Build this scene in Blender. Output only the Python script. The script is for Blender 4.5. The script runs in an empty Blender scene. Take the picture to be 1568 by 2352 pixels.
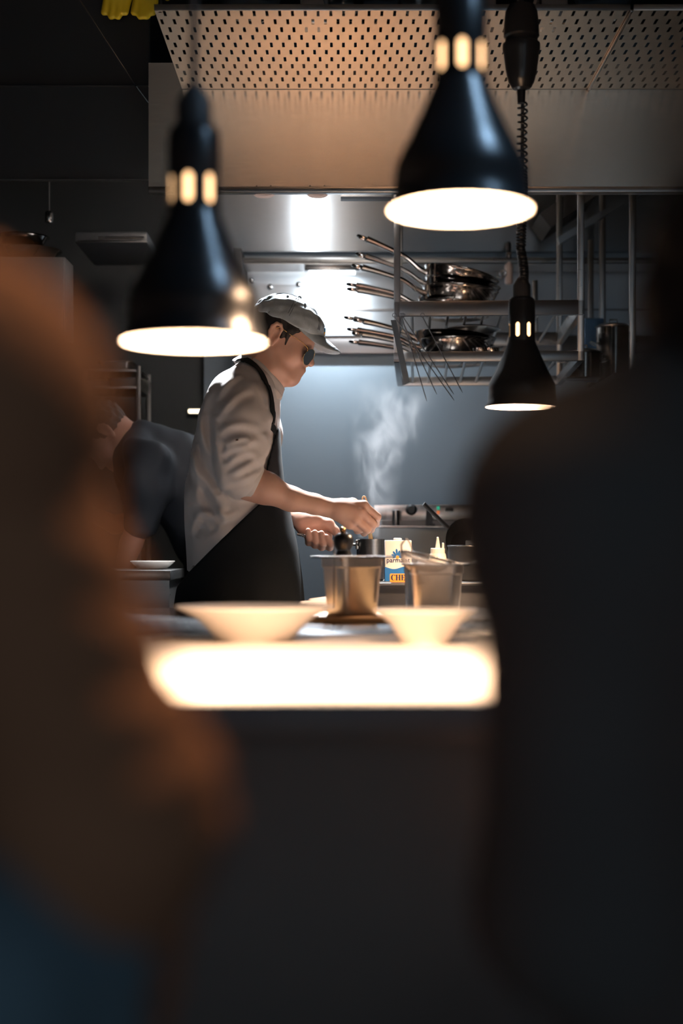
import bpy, bmesh, math, random
import numpy as np
from mathutils import Vector, Matrix, Euler

random.seed(7)
PI = math.pi
scene = bpy.context.scene
COL = scene.collection

# ------------------------------------------------------------------ frame
F, CX, CY, CZ = 3400.0, 784.0, 1250.0, 1.07
COUNTER = 0.91


def W(px, py, d):
    """a point of the place at depth d that the photograph shows at px, py"""
    return Vector(((px - CX) / F * d, d, CZ + (CY - py) / F * d))


# ------------------------------------------------------------------ materials
def mat(name, col, rough=0.5, metal=0.0, var=0.08, nscale=8.0, bump=0.0, bscale=60.0,
        emit=None, estr=0.0, trans=0.0, spec=0.5, stretch=(1, 1, 1), rvar=0.0, sss=0.0, coat=0.0, aniso=0.0, sheen=0.0, adir='Z'):
    m = bpy.data.materials.new(name)
    m.use_nodes = True
    nt = m.node_tree
    b = nt.nodes['Principled BSDF']
    b.inputs['Roughness'].default_value = rough
    b.inputs['Metallic'].default_value = metal
    b.inputs['Specular IOR Level'].default_value = spec
    if trans:
        b.inputs['Transmission Weight'].default_value = trans
    if coat:
        b.inputs['Coat Weight'].default_value = coat
    if sss:
        b.inputs['Subsurface Weight'].default_value = sss
        b.inputs['Subsurface Radius'].default_value = (0.012, 0.005, 0.003)
        b.inputs['Subsurface Scale'].default_value = 0.4
    if sheen:
        b.inputs['Sheen Weight'].default_value = sheen
    tc = nt.nodes.new('ShaderNodeTexCoord')
    mp = nt.nodes.new('ShaderNodeMapping')
    mp.inputs['Scale'].default_value = stretch
    nt.links.new(tc.outputs['Object'], mp.inputs['Vector'])
    nz = nt.nodes.new('ShaderNodeTexNoise')
    nz.inputs['Scale'].default_value = nscale
    nz.inputs['Detail'].default_value = 4
    nt.links.new(mp.outputs['Vector'], nz.inputs['Vector'])
    mx = nt.nodes.new('ShaderNodeMix')
    mx.data_type = 'RGBA'
    c = Vector(col)
    mx.inputs['A'].default_value = (*(c * (1 - var)), 1)
    mx.inputs['B'].default_value = (*(c * (1 + var)), 1)
    nt.links.new(nz.outputs['Fac'], mx.inputs['Factor'])
    nt.links.new(mx.outputs['Result'], b.inputs['Base Color'])
    if rvar:
        mr = nt.nodes.new('ShaderNodeMapRange')
        mr.inputs['To Min'].default_value = max(0.02, rough - rvar)
        mr.inputs['To Max'].default_value = min(1, rough + rvar)
        nt.links.new(nz.outputs['Fac'], mr.inputs['Value'])
        nt.links.new(mr.outputs['Result'], b.inputs['Roughness'])
    if bump:
        n2 = nt.nodes.new('ShaderNodeTexNoise')
        n2.inputs['Scale'].default_value = bscale
        n2.inputs['Detail'].default_value = 3
        nt.links.new(mp.outputs['Vector'], n2.inputs['Vector'])
        bp = nt.nodes.new('ShaderNodeBump')
        bp.inputs['Strength'].default_value = bump
        bp.inputs['Distance'].default_value = 0.002
        nt.links.new(n2.outputs['Fac'], bp.inputs['Height'])
        nt.links.new(bp.outputs['Normal'], b.inputs['Normal'])
    if aniso:
        b.inputs['Anisotropic'].default_value = abs(aniso)
        b.inputs['Anisotropic Rotation'].default_value = 0.0
        tg = nt.nodes.new('ShaderNodeCombineXYZ')   # brushed sideways: highlights run up and down
        tg.inputs['Z' if adir == 'Z' else 'Y'].default_value = 1
        nt.links.new(tg.outputs[0], b.inputs['Tangent'])
    if emit:
        b.inputs['Emission Color'].default_value = (*emit, 1)
        b.inputs['Emission Strength'].default_value = estr
    return m


M = {}
M['steel'] = mat('brushed_steel', (.52, .51, .50), .30, 1, .06, 5, .05, 14, stretch=(2, 2, 60), rvar=.06)
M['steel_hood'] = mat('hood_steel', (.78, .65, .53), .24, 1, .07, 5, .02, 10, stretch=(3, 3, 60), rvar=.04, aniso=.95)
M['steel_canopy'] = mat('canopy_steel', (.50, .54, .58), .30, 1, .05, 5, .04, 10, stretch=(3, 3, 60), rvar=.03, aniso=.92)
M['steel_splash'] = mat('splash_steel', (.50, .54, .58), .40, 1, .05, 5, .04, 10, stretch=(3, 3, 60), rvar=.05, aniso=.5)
M['steel_pan'] = mat('pan_steel', (.43, .38, .34), .14, 1, .15, 22, .02, 40, rvar=.06)
M['steel_pot'] = mat('worn_steel', (.80, .72, .66), .36, .80, .14, 26, .05, 60, rvar=.10)
M['steel_dark'] = mat('dark_steel', (.22, .21, .21), .34, 1, .1, 8, .04, 20, stretch=(2, 2, 40))
M['steel_wire'] = mat('steel_wire', (.55, .54, .53), .25, 1, .05, 20)
M['worktop'] = mat('worktop_steel', (.44, .46, .49), .16, 1, .08, 6, .03, 20, stretch=(40, 3, 3), rvar=.06)
M['pass'] = mat('pass_surface', (.74, .68, .62), .34, .12, .04, 5, .02, 20, rvar=.05)
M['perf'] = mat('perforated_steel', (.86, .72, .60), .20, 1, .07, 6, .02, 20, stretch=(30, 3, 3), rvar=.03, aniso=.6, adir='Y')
M['black_lac'] = mat('black_lacquer', (.012, .013, .015), .30, 0, .1, 12, coat=.06)
M['black_mat'] = mat('black_matte', (.03, .031, .034), .55, 0, .15, 12)
M['black_panel'] = mat('black_panel', (.13, .165, .195), .42, 0, .15, 3, .02, 30)
M['wing'] = mat('wing_panel', (.016, .020, .024), .42, 0, .15, 3, .02, 30)
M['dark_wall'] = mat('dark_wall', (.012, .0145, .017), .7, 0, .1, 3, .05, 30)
M['dark_ceil'] = mat('dark_ceiling', (.03, .03, .032), .8, 0, .1, 3)
M['floor'] = mat('dark_floor', (.05, .05, .055), .45, 0, .2, 4, .05, 30)
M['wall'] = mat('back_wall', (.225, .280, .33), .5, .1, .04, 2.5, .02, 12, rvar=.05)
M['white_in'] = mat('lamp_inner_white', (.85, .82, .78), .4, 0, .02)
M['glow'] = mat('lamp_glow', (.9, .8, .7), .5, 0, .02, emit=(1, .66, .40), estr=70)
M['glow_neck'] = mat('lamp_neck_glow', (.9, .7, .5), .5, 0, .02, emit=(1, .58, .28), estr=3.2)
M['porcelain'] = mat('porcelain', (.80, .74, .68), .22, 0, .03, 6)
M['skin'] = mat('skin', (.58, .335, .25), .48, 0, .1, 30, .08, 220, sss=.12)
M['skin_b'] = mat('skin_ruddy', (.60, .31, .23), .48, 0, .12, 30, .06, 200, sss=.12)
M['hair'] = mat('dark_hair', (.014, .011, .010), .62, 0, .5, 60, .5, 160, stretch=(3, 3, 1))
M['hair_matte'] = mat('matte_hair', (.02, .018, .017), .95, 0, .4, 60, .4, 160, spec=.1)
M['shirt'] = mat('shirt_cotton', (.62, .57, .55), .85, 0, .05, 9, .08, 420, sheen=.1)
M['apron'] = mat('apron_cotton', (.008, .010, .012), .9, 0, .2, 9, .12, 300, spec=.25)
M['denim'] = mat('cap_denim', (.36, .42, .46), .9, 0, .32, 55, .25, 300)
M['thread'] = mat('cap_thread', (.10, .12, .14), .9, 0, .1)
M['navy'] = mat('navy_cotton', (.017, .021, .030), .75, 0, .15, 9, .1, 300)
M['trousers'] = mat('dark_trousers', (.02, .021, .024), .8, 0, .2, 9, .1, 300)
M['shoe'] = mat('black_leather', (.02, .02, .02), .4, 0, .2, 12)
M['brown_knit'] = mat('brown_knit', (.26, .125, .070), .95, 0, .12, 12, .3, 90)
M['dark_jacket'] = mat('dark_jacket', (.060, .061, .064), .85, 0, .15, 12, .2, 120)
M['blue_vest'] = mat('blue_denim', (.13, .22, .29), .75, 0, .12, 10, .1, 120)
M['gold'] = mat('gold_wire', (.75, .52, .26), .25, 1, .05)
M['lens'] = mat('tinted_lens', (.05, .07, .09), .06, 0, .05, coat=.5)
M['brass'] = mat('aged_brass', (.62, .36, .16), .3, 1, .12, 30)
M['wood'] = mat('beech_wood', (.55, .38, .20), .5, 0, .18, 14, .08, 30, stretch=(1, 1, 14))
M['board'] = mat('chopping_wood', (.50, .26, .10), .55, 0, .3, 30, .1, 40, stretch=(3, 20, 20))
M['paper_white'] = mat('carton_white', (.80, .74, .68), .45, 0, .03, 10)
M['c_blue'] = mat('carton_blue', (.012, .13, .38), .4, 0, .06, 10)
M['c_navy'] = mat('carton_navy', (.010, .018, .07), .45, 0, .05, 10)
M['c_orange'] = mat('carton_orange', (.90, .33, .045), .4, 0, .05, 10)
M['plastic'] = mat('milky_plastic', (.62, .58, .50), .35, 0, .04, 10)
M['beige_plastic'] = mat('beige_plastic', (.72, .56, .50), .4, 0, .04, 10)
M['towel'] = mat('white_towel', (.72, .72, .76), .9, 0, .08, 30, .3, 120)
M['yellow'] = mat('yellow_rubber', (.75, .55, .02), .5, 0, .12, 12)
M['grey_lam'] = mat('grey_cabinet', (.13, .12, .12), .45, .3, .08, 5)
M['green_led'] = mat('green_led', (.05, .5, .3), .4, emit=(.05, .8, .5), estr=.35)
M['red_led'] = mat('orange_led', (.6, .15, .05), .4, emit=(1, .25, .08), estr=.5)
M['tube'] = mat('tube_light', (.9, .9, .9), .4, emit=(.86, .94, 1.0), estr=5)
M['strip'] = mat('strip_light', (.9, .9, .8), .4, emit=(1, .85, .6), estr=3.0)
M['emblem_b'] = mat('emblem_blue', (.02, .25, .55), .7, 0, .05)
M['emblem_o'] = mat('emblem_orange', (.75, .36, .05), .7, 0, .05)
M['steel_hinge'] = M['steel_wire']
M['blue_plastic'] = mat('blue_plastic', (.05, .12, .24), .4, 0, .08, 8)


def glass(name, col, rough=.03):
    m = mat(name, col, rough, 0, .02, 5, trans=1.0)
    m.node_tree.nodes['Principled BSDF'].inputs['IOR'].default_value = 1.45
    return m


M['glass'] = glass('clear_glass', (.86, .93, .97), .12)


# ------------------------------------------------------------------ objects
def tag(o, label=None, cat=None, group=None, kind=None):
    if label: o['label'] = label
    if cat: o['category'] = cat
    if group: o['group'] = group
    if kind: o['kind'] = kind
    return o


def empty(name, loc, label=None, cat=None, group=None, rot=(0, 0, 0)):
    o = bpy.data.objects.new(name, None)
    COL.objects.link(o)
    o.location = loc
    o.rotation_euler = rot
    o.empty_display_size = .05
    return tag(o, label, cat, group)


def copy_tree(o, parent=None):
    c = o.copy()
    COL.objects.link(c)
    if parent is not None:
        c.parent = parent
    for ch in list(o.children):
        copy_tree(ch, c)
    return c


def place(parent):
    """matrix from the world to a parent's own space"""
    m = Matrix.Identity(4)
    p = parent
    chain = []
    while p is not None:
        chain.append(p)
        p = p.parent
    for q in reversed(chain):
        m = m @ Matrix.LocRotScale(q.location, q.rotation_euler, q.scale)
    return m.inverted()


def finish(name, me, m, parent=None, loc=None, world=True, smooth=40):
    o = bpy.data.objects.new(name, me)
    COL.objects.link(o)
    me.materials.append(m)
    if smooth is not None and len(me.polygons):
        me.polygons.foreach_set('use_smooth', [True] * len(me.polygons))
        if smooth < 180:
            me.set_sharp_from_angle(angle=math.radians(smooth))
    if parent is not None:
        o.parent = parent
        if world:
            me.transform(place(parent))
    elif loc is not None:
        me.transform(Matrix.Translation(-Vector(loc)))
        o.location = loc
    me.update()
    return o


class MB:
    """collects shapes into one mesh"""

    def __init__(s):
        s.v, s.f = [], []
        s.m = Matrix.Identity(4)

    def _add(s, vs, fs):
        n = len(s.v)
        s.v += [tuple(s.m @ Vector(v)) for v in vs]
        s.f += [tuple(i + n for i in f) for f in fs]
        return s

    def box(s, lo, hi, bev=0.0, seg=2):
        bm = bmesh.new()
        bmesh.ops.create_cube(bm, size=1)
        lo, hi = Vector(lo), Vector(hi)
        for v in bm.verts:
            v.co = Vector(((lo + hi) / 2)[i] + v.co[i] * (hi - lo)[i] for i in range(3))
        if bev:
            bev = min(bev, min(hi - lo) * .45)
            bmesh.ops.bevel(bm, geom=bm.edges[:], offset=bev, segments=seg, affect='EDGES', profile=.5)
        bm.verts.index_update()
        s._add([v.co.copy() for v in bm.verts], [[v.index for v in f.verts] for f in bm.faces])
        bm.free()
        return s

    def loft(s, rings, cap0=True, cap1=True, closed=True):
        n = len(rings[0])
        vs = [p for r in rings for p in r]
        fs = []
        for a in range(len(rings) - 1):
            for i in range(n if closed else n - 1):
                j = (i + 1) % n
                fs.append((a * n + i, a * n + j, (a + 1) * n + j, (a + 1) * n + i))
        if cap0: fs.append(tuple(range(n - 1, -1, -1)))
        if cap1: fs.append(tuple((len(rings) - 1) * n + i for i in range(n)))
        return s._add(vs, fs)

    def lathe(s, prof, n=48, c=(0, 0, 0), cap0=False, cap1=False):
        rings = [[Vector((c[0] + r * math.cos(2 * PI * i / n), c[1] + r * math.sin(2 * PI * i / n), c[2] + z)) for i in range(n)] for r, z in prof]
        return s.loft(rings, cap0, cap1)

    def tube(s, path, r, n=10, closed=False, flat=(1, 1), up=None, caps=True):
        path = [Vector(p) for p in path]
        k = len(path)
        rr = r if isinstance(r, (list, tuple)) else [r] * k
        rings = []
        last = None
        for i, p in enumerate(path):
            if closed:
                t = path[(i + 1) % k] - path[i - 1]
            else:
                t = path[min(i + 1, k - 1)] - path[max(i - 1, 0)]
            t.normalize()
            if up is not None:
                u = Vector(up)
            elif last is None:
                u = Vector((0, 0, 1)) if abs(t.z) < .9 else Vector((1, 0, 0))
            else:
                u = last
            u = (u - t * u.dot(t))
            if u.length < 1e-6:
                u = t.orthogonal()
            u.normalize()
            last = u
            b = t.cross(u)
            rings.append([p + (u * math.sin(2 * PI * j / n) * flat[1] + b * math.cos(2 * PI * j / n) * flat[0]) * rr[i] for j in range(n)])
        if closed:
            rings.append(rings[0])
            return s.loft(rings, False, False)
        return s.loft(rings, caps, caps)

    def ball(s, c, r, n=16, sc=(1, 1, 1)):
        prof = [(math.sin(PI * i / n) * r, -math.cos(PI * i / n) * r) for i in range(n + 1)]
        prof[0] = (1e-5, -r)
        prof[-1] = (1e-5, r)
        m0 = s.m
        s.m = m0 @ Matrix.Translation(Vector(c)) @ Matrix.Diagonal((*sc, 1))
        s.lathe(prof, n * 2, cap0=True, cap1=True)
        s.m = m0
        return s

    def prism(s, poly, off, base=(0, 0, 0), ux=(1, 0, 0), uy=(0, 0, 1)):
        """a flat outline (2-D) raised by the vector off"""
        b, ux, uy, off = Vector(base), Vector(ux), Vector(uy), Vector(off)
        a = [b + ux * x + uy * y for x, y in poly]
        return s.loft([a, [p + off for p in a]])

    def build(s, name, m, parent=None, loc=None, world=True, smooth=40):
        me = bpy.data.meshes.new(name)
        me.from_pydata(s.v, [], s.f)
        bm = bmesh.new()
        bm.from_mesh(me)
        bmesh.ops.recalc_face_normals(bm, faces=bm.faces[:])
        bm.to_mesh(me)
        bm.free()
        return finish(name, me, m, parent, loc, world, smooth)


def text_mesh(name, txt, size, depth, mtx, m, parent):
    cu = bpy.data.curves.new('txt', 'FONT')
    cu.body = txt
    cu.size = size
    cu.extrude = depth
    cu.offset = size * .012
    t = bpy.data.objects.new('txt', cu)
    COL.objects.link(t)
    dg = bpy.context.evaluated_depsgraph_get()
    dg.update()
    me = bpy.data.meshes.new_from_object(t.evaluated_get(dg))
    COL.objects.unlink(t)
    bpy.data.objects.remove(t)
    me.name = name
    me.materials.clear()
    me.transform(mtx)
    return finish(name, me, m, parent, smooth=None)


def spline(pts, n=8):
    """Catmull-Rom through the points"""
    pts = [Vector(p) for p in pts]
    out = []
    for i in range(len(pts) - 1):
        p0, p1, p2, p3 = pts[max(i - 1, 0)], pts[i], pts[i + 1], pts[min(i + 2, len(pts) - 1)]
        for k in range(n):
            t = k / n
            out.append(.5 * ((2 * p1) + (p2 - p0) * t + (2 * p0 - 5 * p1 + 4 * p2 - p3) * t * t + (3 * p1 - p0 - 3 * p2 + p3) * t ** 3))
    out.append(pts[-1])
    return out


# ------------------------------------------------------------------ smooth implicit bodies
def vlen(a): return np.sqrt(np.einsum('...i,...i->...', a, a))


class Body:
    """a union of soft shapes, turned into one continuous surface"""

    def __init__(s):
        s.p = []

    def _add(s, f, lo, hi, k, op):
        s.p.append((f, np.array(lo, float), np.array(hi, float), k, op))

    def cone(s, a, b, ra, rb=None, k=.01, op='u', fr=None):
        rb = ra if rb is None else rb
        a, b = Vector(a), Vector(b)
        if fr is not None:
            a, b = fr @ a, fr @ b
        A, B = np.array(a), np.array(b)
        d = B - A
        L = max(float(d @ d), 1e-12)

        def f(P):
            q = P - A
            t = np.clip(q @ d / L, 0, 1)
            return vlen(q - t[..., None] * d) - (ra + (rb - ra) * t)
        r = max(ra, rb)
        s._add(f, np.minimum(A, B) - r, np.maximum(A, B) + r, k, op)
        return s

    def chain(s, pts, rs, k=.01, op='u', fr=None):
        for i in range(len(pts) - 1):
            s.cone(pts[i], pts[i + 1], rs[i], rs[i + 1], k, op, fr)
        return s

    def ell(s, c, r, k=.01, op='u', rot=None, fr=None):
        R = Matrix.Identity(3) if rot is None else Euler(rot).to_matrix()
        c = Vector(c)
        if fr is not None:
            c = fr @ c
            R = fr.to_3x3() @ R
        C, Rm, rr = np.array(c), np.array(R), np.array(r, float)

        def f(P):
            q = (P - C) @ Rm
            k0 = vlen(q / rr)
            k1 = vlen(q / (rr * rr)) + 1e-9
            return k0 * (k0 - 1) / k1
        m = max(r)
        s._add(f, C - m, C + m, k, op)
        return s

    def slab(s, n, p, k=.005, op='i'):
        """keeps what lies behind the plane through p with outward normal n"""
        N = np.array(Vector(n).normalized())
        Pp = np.array(Vector(p))
        s._add(lambda P: (P - Pp) @ N, [-9] * 3, [9] * 3, k, op)
        return s

    def slices(s, zs, cx, cy, rx, ry, k=.01, op='u', e=2.3):
        o = np.argsort(zs)
        zs, cx, cy, rx, ry = (np.array(q, float)[o] for q in (zs, cx, cy, rx, ry))

        def f(P):
            z = P[..., 2]
            X, Y = np.interp(z, zs, cx), np.interp(z, zs, cy)
            A, B = np.interp(z, zs, rx), np.interp(z, zs, ry)
            q = (np.abs((P[..., 0] - X) / A) ** e + np.abs((P[..., 1] - Y) / B) ** e + 1e-9) ** (1 / e)
            d = (q - 1) * np.minimum(A, B)
            return np.maximum(d, np.maximum(z - zs[-1], zs[0] - z))
        s._add(f, [min(cx - rx), min(cy - ry), zs[0]], [max(cx + rx), max(cy + ry), zs[-1]], k, op)
        return s

    def field(s, P, lo=None, hi=None):
        v = np.full(P.shape[:-1], 9.0)
        for f, a, b, k, op in s.p:
            if lo is not None and op != 'i' and (np.any(a - k - .02 > hi) or np.any(b + k + .02 < lo)):
                continue
            d = f(P)
            k = max(k, 1e-6)
            if op == 'u':
                h = np.maximum(k - np.abs(v - d), 0) / k
                v = np.minimum(v, d) - h * h * k * .25
            elif op == 's':
                h = np.maximum(k - np.abs(v + d), 0) / k
                v = np.maximum(v, -d) + h * h * k * .25
            else:
                h = np.maximum(k - np.abs(v - d), 0) / k
                v = np.maximum(v, d) + h * h * k * .25
        return v

    def hit(s, px, py, d0=3.2, d1=4.6):
        """where the line of sight through px, py first meets the surface"""
        ds = np.linspace(d0, d1, 280)
        P = np.array([W(px, py, d) for d in ds])
        v = s.field(P)
        i = np.argmax(v < 0)
        if v[i] >= 0:
            i = int(np.argmin(v))
        return Vector(P[i])

    def mesh(s, name, res, N=24):
        us = [p for p in s.p if p[4] == 'u']
        lo = np.min([p[1] for p in us], 0) - res * 3
        hi = np.max([p[2] for p in us], 0) + res * 3
        dim = np.ceil((hi - lo) / res).astype(int) + 2
        nb = -(-dim // N)
        K1, K2 = int(dim[1]) + 4 * N, int(dim[2]) + 4 * N
        key = lambda i, j, k: ((i + 2).astype(np.int64) * K1 + (j + 2)) * K2 + (k + 2)
        keys, pos, quads = [], [], []
        diag = N * res * .866 * 1.6 + .01
        for bi in range(nb[0]):
            for bj in range(nb[1]):
                for bk in range(nb[2]):
                    o = np.array([bi, bj, bk]) * N
                    a = lo + o * res
                    b = a + N * res
                    if not any(np.all(p[1] - p[3] - res <= b) and np.all(p[2] + p[3] + res >= a) for p in us):
                        continue
                    c = ((a + b) / 2)[None]
                    if abs(s.field(c, a, b)[0]) > diag:
                        continue
                    g = np.arange(N + 1) * res
                    P = np.stack(np.meshgrid(a[0] + g, a[1] + g, a[2] + g, indexing='ij'), -1)
                    v = s.field(P, a, b)
                    sg = v < 0
                    if sg.all() or not sg.any():
                        continue
                    cs = [(i, j, k) for i in (0, 1) for j in (0, 1) for k in (0, 1)]
                    V8 = np.stack([v[i:i + N, j:j + N, k:k + N] for i, j, k in cs], -1)
                    S8 = V8 < 0
                    act = S8.any(-1) & ~S8.all(-1)
                    I = np.argwhere(act)
                    vv = V8[act]
                    acc = np.zeros((len(I), 3))
                    cnt = np.zeros(len(I))
                    for x in range(8):
                        for y in range(x + 1, 8):
                            df = [cs[x][q] != cs[y][q] for q in range(3)]
                            if sum(df) != 1:
                                continue
                            cr = (vv[:, x] < 0) != (vv[:, y] < 0)
                            t = np.where(cr, vv[:, x] / np.where(cr, vv[:, x] - vv[:, y], 1), 0)
                            pt = np.array(cs[x])[None] + t[:, None] * (np.array(cs[y]) - np.array(cs[x]))[None]
                            acc += np.where(cr[:, None], pt, 0)
                            cnt += cr
                    pos.append(a + (I + acc / cnt[:, None]) * res)
                    keys.append(key(I[:, 0] + o[0], I[:, 1] + o[1], I[:, 2] + o[2]))
                    for ax in range(3):
                        sl0 = [slice(0, N)] * 3
                        sl1 = list(sl0)
                        sl1[ax] = slice(1, N + 1)
                        s0, s1 = sg[tuple(sl0)], sg[tuple(sl1)]
                        E = np.argwhere(s0 != s1)
                        if not len(E):
                            continue
                        flip = s0[tuple(E.T)]
                        u, w = (ax + 1) % 3, (ax + 2) % 3
                        q = []
                        for du, dw in ((0, 0), (-1, 0), (-1, -1), (0, -1)):
                            G = E + o
                            G = G.copy()
                            G[:, u] += du
                            G[:, w] += dw
                            q.append(key(G[:, 0], G[:, 1], G[:, 2]))
                        q = np.stack(q, -1)
                        q[~flip] = q[~flip][:, ::-1]
                        quads.append(q)
        keys, pos, quads = np.concatenate(keys), np.concatenate(pos), np.concatenate(quads)
        od = np.argsort(keys)
        keys, pos = keys[od], pos[od]
        ix = np.clip(np.searchsorted(keys, quads), 0, len(keys) - 1)
        ix = ix[(keys[ix] == quads).all(1)]
        me = bpy.data.meshes.new(name)
        me.vertices.add(len(pos))
        me.vertices.foreach_set('co', pos.astype(np.float32).ravel())
        me.loops.add(ix.size)
        me.loops.foreach_set('vertex_index', ix.astype(np.int32).ravel())
        me.polygons.add(len(ix))
        me.polygons.foreach_set('loop_start', np.arange(len(ix), dtype=np.int32) * 4)
        me.polygons.foreach_set('loop_total', np.full(len(ix), 4, dtype=np.int32))
        me.update(calc_edges=True)
        me.validate()
        return me

    def build(s, name, res, m, parent=None, loc=None):
        return finish(name, s.mesh(name, res), m, parent, loc, True, 180)
# ================================================================== the room
def struct(name, lo, hi, m):
    return tag(MB().box(lo, hi).build(name, m, loc=((lo[0] + hi[0]) / 2, (lo[1] + hi[1]) / 2, lo[2])), kind='structure')


WB = 5.6
struct('floor', (-2.4, -2.7, -.06), (2.2, 5.8, 0), M['floor'])
struct('ceiling', (-2.4, -2.7, 3.0), (2.2, 5.8, 3.06), M['dark_ceil'])
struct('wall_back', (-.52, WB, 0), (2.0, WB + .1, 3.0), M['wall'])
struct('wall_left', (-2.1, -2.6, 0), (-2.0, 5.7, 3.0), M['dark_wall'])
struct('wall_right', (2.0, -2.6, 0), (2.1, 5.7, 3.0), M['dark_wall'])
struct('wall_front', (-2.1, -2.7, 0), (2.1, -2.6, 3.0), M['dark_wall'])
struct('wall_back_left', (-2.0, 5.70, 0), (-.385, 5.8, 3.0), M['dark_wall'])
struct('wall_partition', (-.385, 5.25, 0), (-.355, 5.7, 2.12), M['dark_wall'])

# ------------------------------------------------------------------ extraction hood
HF, HZ0, HZ1 = 4.35, 2.107, 2.385
hx0, hx1 = W(341, 0, HF).x, 1.95
hood = empty('extraction_hood', (hx0, HF, HZ0), 'long brushed steel extraction hood over the stove, lit from inside', 'extraction hood')
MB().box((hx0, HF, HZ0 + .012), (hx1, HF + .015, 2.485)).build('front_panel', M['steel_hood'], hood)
MB().box((hx0, HF - .012, HZ0 - .006), (hx1, HF + .02, HZ0 + .012), .003).build('lip', M['steel'], hood)
MB().box((hx0, HF + .015, 2.47), (hx1, WB - .005, 2.485)).build('top_panel', M['steel_dark'], hood)
MB().box((hx0, HF + .015, HZ1 - .01), (hx0 + .012, WB - .31, 2.47)).build('side_panel', M['steel_dark'], hood)
# the canopy's rear: upper steel panel, gutter, lower steel panel, dark bottom rail
zz = lambda y, d: CZ + (CY - y) / F * d
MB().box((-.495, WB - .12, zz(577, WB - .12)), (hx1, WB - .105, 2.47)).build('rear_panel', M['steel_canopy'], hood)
g = MB()
g.box((-.495, WB - .26, zz(606, WB - .26)), (hx1, WB - .245, zz(592, WB - .26)), .002)
g.box((-.495, WB - .26, zz(606, WB - .26)), (hx1, WB - .105, zz(606, WB - .26) + .006))
g.build('grease_gutter', M['steel'], hood)
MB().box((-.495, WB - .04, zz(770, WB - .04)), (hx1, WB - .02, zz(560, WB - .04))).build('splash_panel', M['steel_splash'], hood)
MB().box((-.495, WB - .046, zz(713, WB - .046)), (hx1, WB - .038, zz(709, WB - .046))).build('panel_seam', M['steel_dark'], hood)
MB().box((-.495, WB - .030, zz(812, WB - .030)), (hx1, WB - .002, zz(770, WB - .030)), .003).build('bottom_rail', M['steel_dark'], hood)
tz = zz(606, WB - .26)
TUBE = Vector((-.035, WB - .20, tz - .012))
MB().box(TUBE + Vector((-.10, -.02, -.004)), TUBE + Vector((.10, .02, .012)), .002).build('tube_housing', M['steel_wire'], hood)
MB().tube([TUBE + Vector((-.085, 0, -.008)), TUBE + Vector((.085, 0, -.008))], .008, 12).build('tube_light', M['tube'], hood)
for px, py in ((620, 659), (686, 653), (578, 614), (577, 645)):
    p = W(px, py, WB - .045)
    MB().ball(p, .011, 8, (1, .6, 1)).build('bolt', M['steel_wire'], hood)
MB().box(tuple(W(782, 452, HF + .10)), (W(900, 452, HF + .10).x, HF + .16, zz(440, HF + .10)), .002).build('filter_rail', M['black_mat'], hood)
# sloping steel duct seen in the hood's dark right end
a, b, c, d = W(1265, 523, 5.2), W(1372, 447, 5.2), W(1300, 447, 5.2), W(1240, 490, 5.2)
MB().loft([[a, b, c, d], [p + Vector((0, .25, 0)) for p in (a, b, c, d)]]).build('sloping_duct', M['black_mat'], hood)
a, b, c, d = W(1285, 560, 5.1), W(1480, 440, 5.1), W(1480, 425, 5.1), W(1280, 545, 5.1)
MB().loft([[a, b, c, d], [p + Vector((0, .03, 0)) for p in (a, b, c, d)]]).build('duct_brace', M['steel_canopy'], hood)
# the lamp inside the hood
lamp_c = Vector((-.10, 4.74, 2.462))
MB().box(lamp_c - Vector((.10, .09, .03)), lamp_c + Vector((.10, .09, .006)), .004).build('light_housing', M['steel_wire'], hood)
# two oval caps under the front lip
for i, px in enumerate((606.5, 728.5)):
    p = W(px, 434, HF + .03)
    o = empty('oval_fitting', p, 'oval beige plastic fitting under the hood edge, %s' % ('nearer the left heat lamp' if i == 0 else 'directly above the bright steel streak'), 'fitting', 'oval fittings under the hood edge')
    def oval(rx, ry, z0, z1, r2):
        st = lambda ax, az: [(p.x + math.copysign(abs(math.cos(t)) ** .75, math.cos(t)) * ax, p.y + 0, p.z + math.copysign(abs(math.sin(t)) ** .75, math.sin(t)) * az) for t in [2 * PI * q / 40 for q in range(40)]]
        rr = []
        for dy, s in ((0, 1), (-.012, 1), (-.018, .9)):
            rr.append([(x, y + dy + z0, z) for x, y, z in st(rx * s, ry * s)])
        return rr
    m = MB().loft(oval(.036, .028, 0, 0, 0)); m.build('rim', M['beige_plastic'], o)
    m = MB().loft(oval(.029, .020, -.011, 0, 0)); m.build('cover', M['beige_plastic'], o)
    for s in (-1, 1):
        MB().ball((p.x + s * .021, p.y - .030, p.z + .002), .0028, 6).build('screw', M['steel_wire'], o)

# left: darker hood wing with thin bright edges
wing = empty('dark_hood_wing', (-1.2, 4.45, 2.11), 'near-black hood panel with thin bright edges, top left corner', 'hood panel')
xr = hx0 - .004
MB().box((-1.9, 4.40, zz(413, 4.4)), (xr, 4.42, zz(198, 4.4))).build('lower_panel', M['wing'], wing)
MB().box((-1.9, 4.392, zz(417, 4.4)), (xr, 4.405, zz(412.5, 4.4))).build('bottom_edge', M['steel_wire'], wing)
MB().box((-1.9, 4.394, zz(199, 4.4)), (xr, 4.404, zz(197.6, 4.4))).build('middle_edge', M['steel_dark'], wing)
MB().box((-1.9, 4.41, zz(198, 4.4)), (xr, 4.42, 2.99)).build('upper_panel', M['wing'], wing)
MB().tube([W(180, -4, 3.72), W(312, 198, 4.38), W(341, 236, 4.39)], .0022, 6).build('corner_strip', M['steel_wire'], wing)

# ------------------------------------------------------------------ perforated shelf over the hood's front
SZ, SN, SF = CZ + 1045 / F * HF, 3.70, HF - .004


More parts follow.
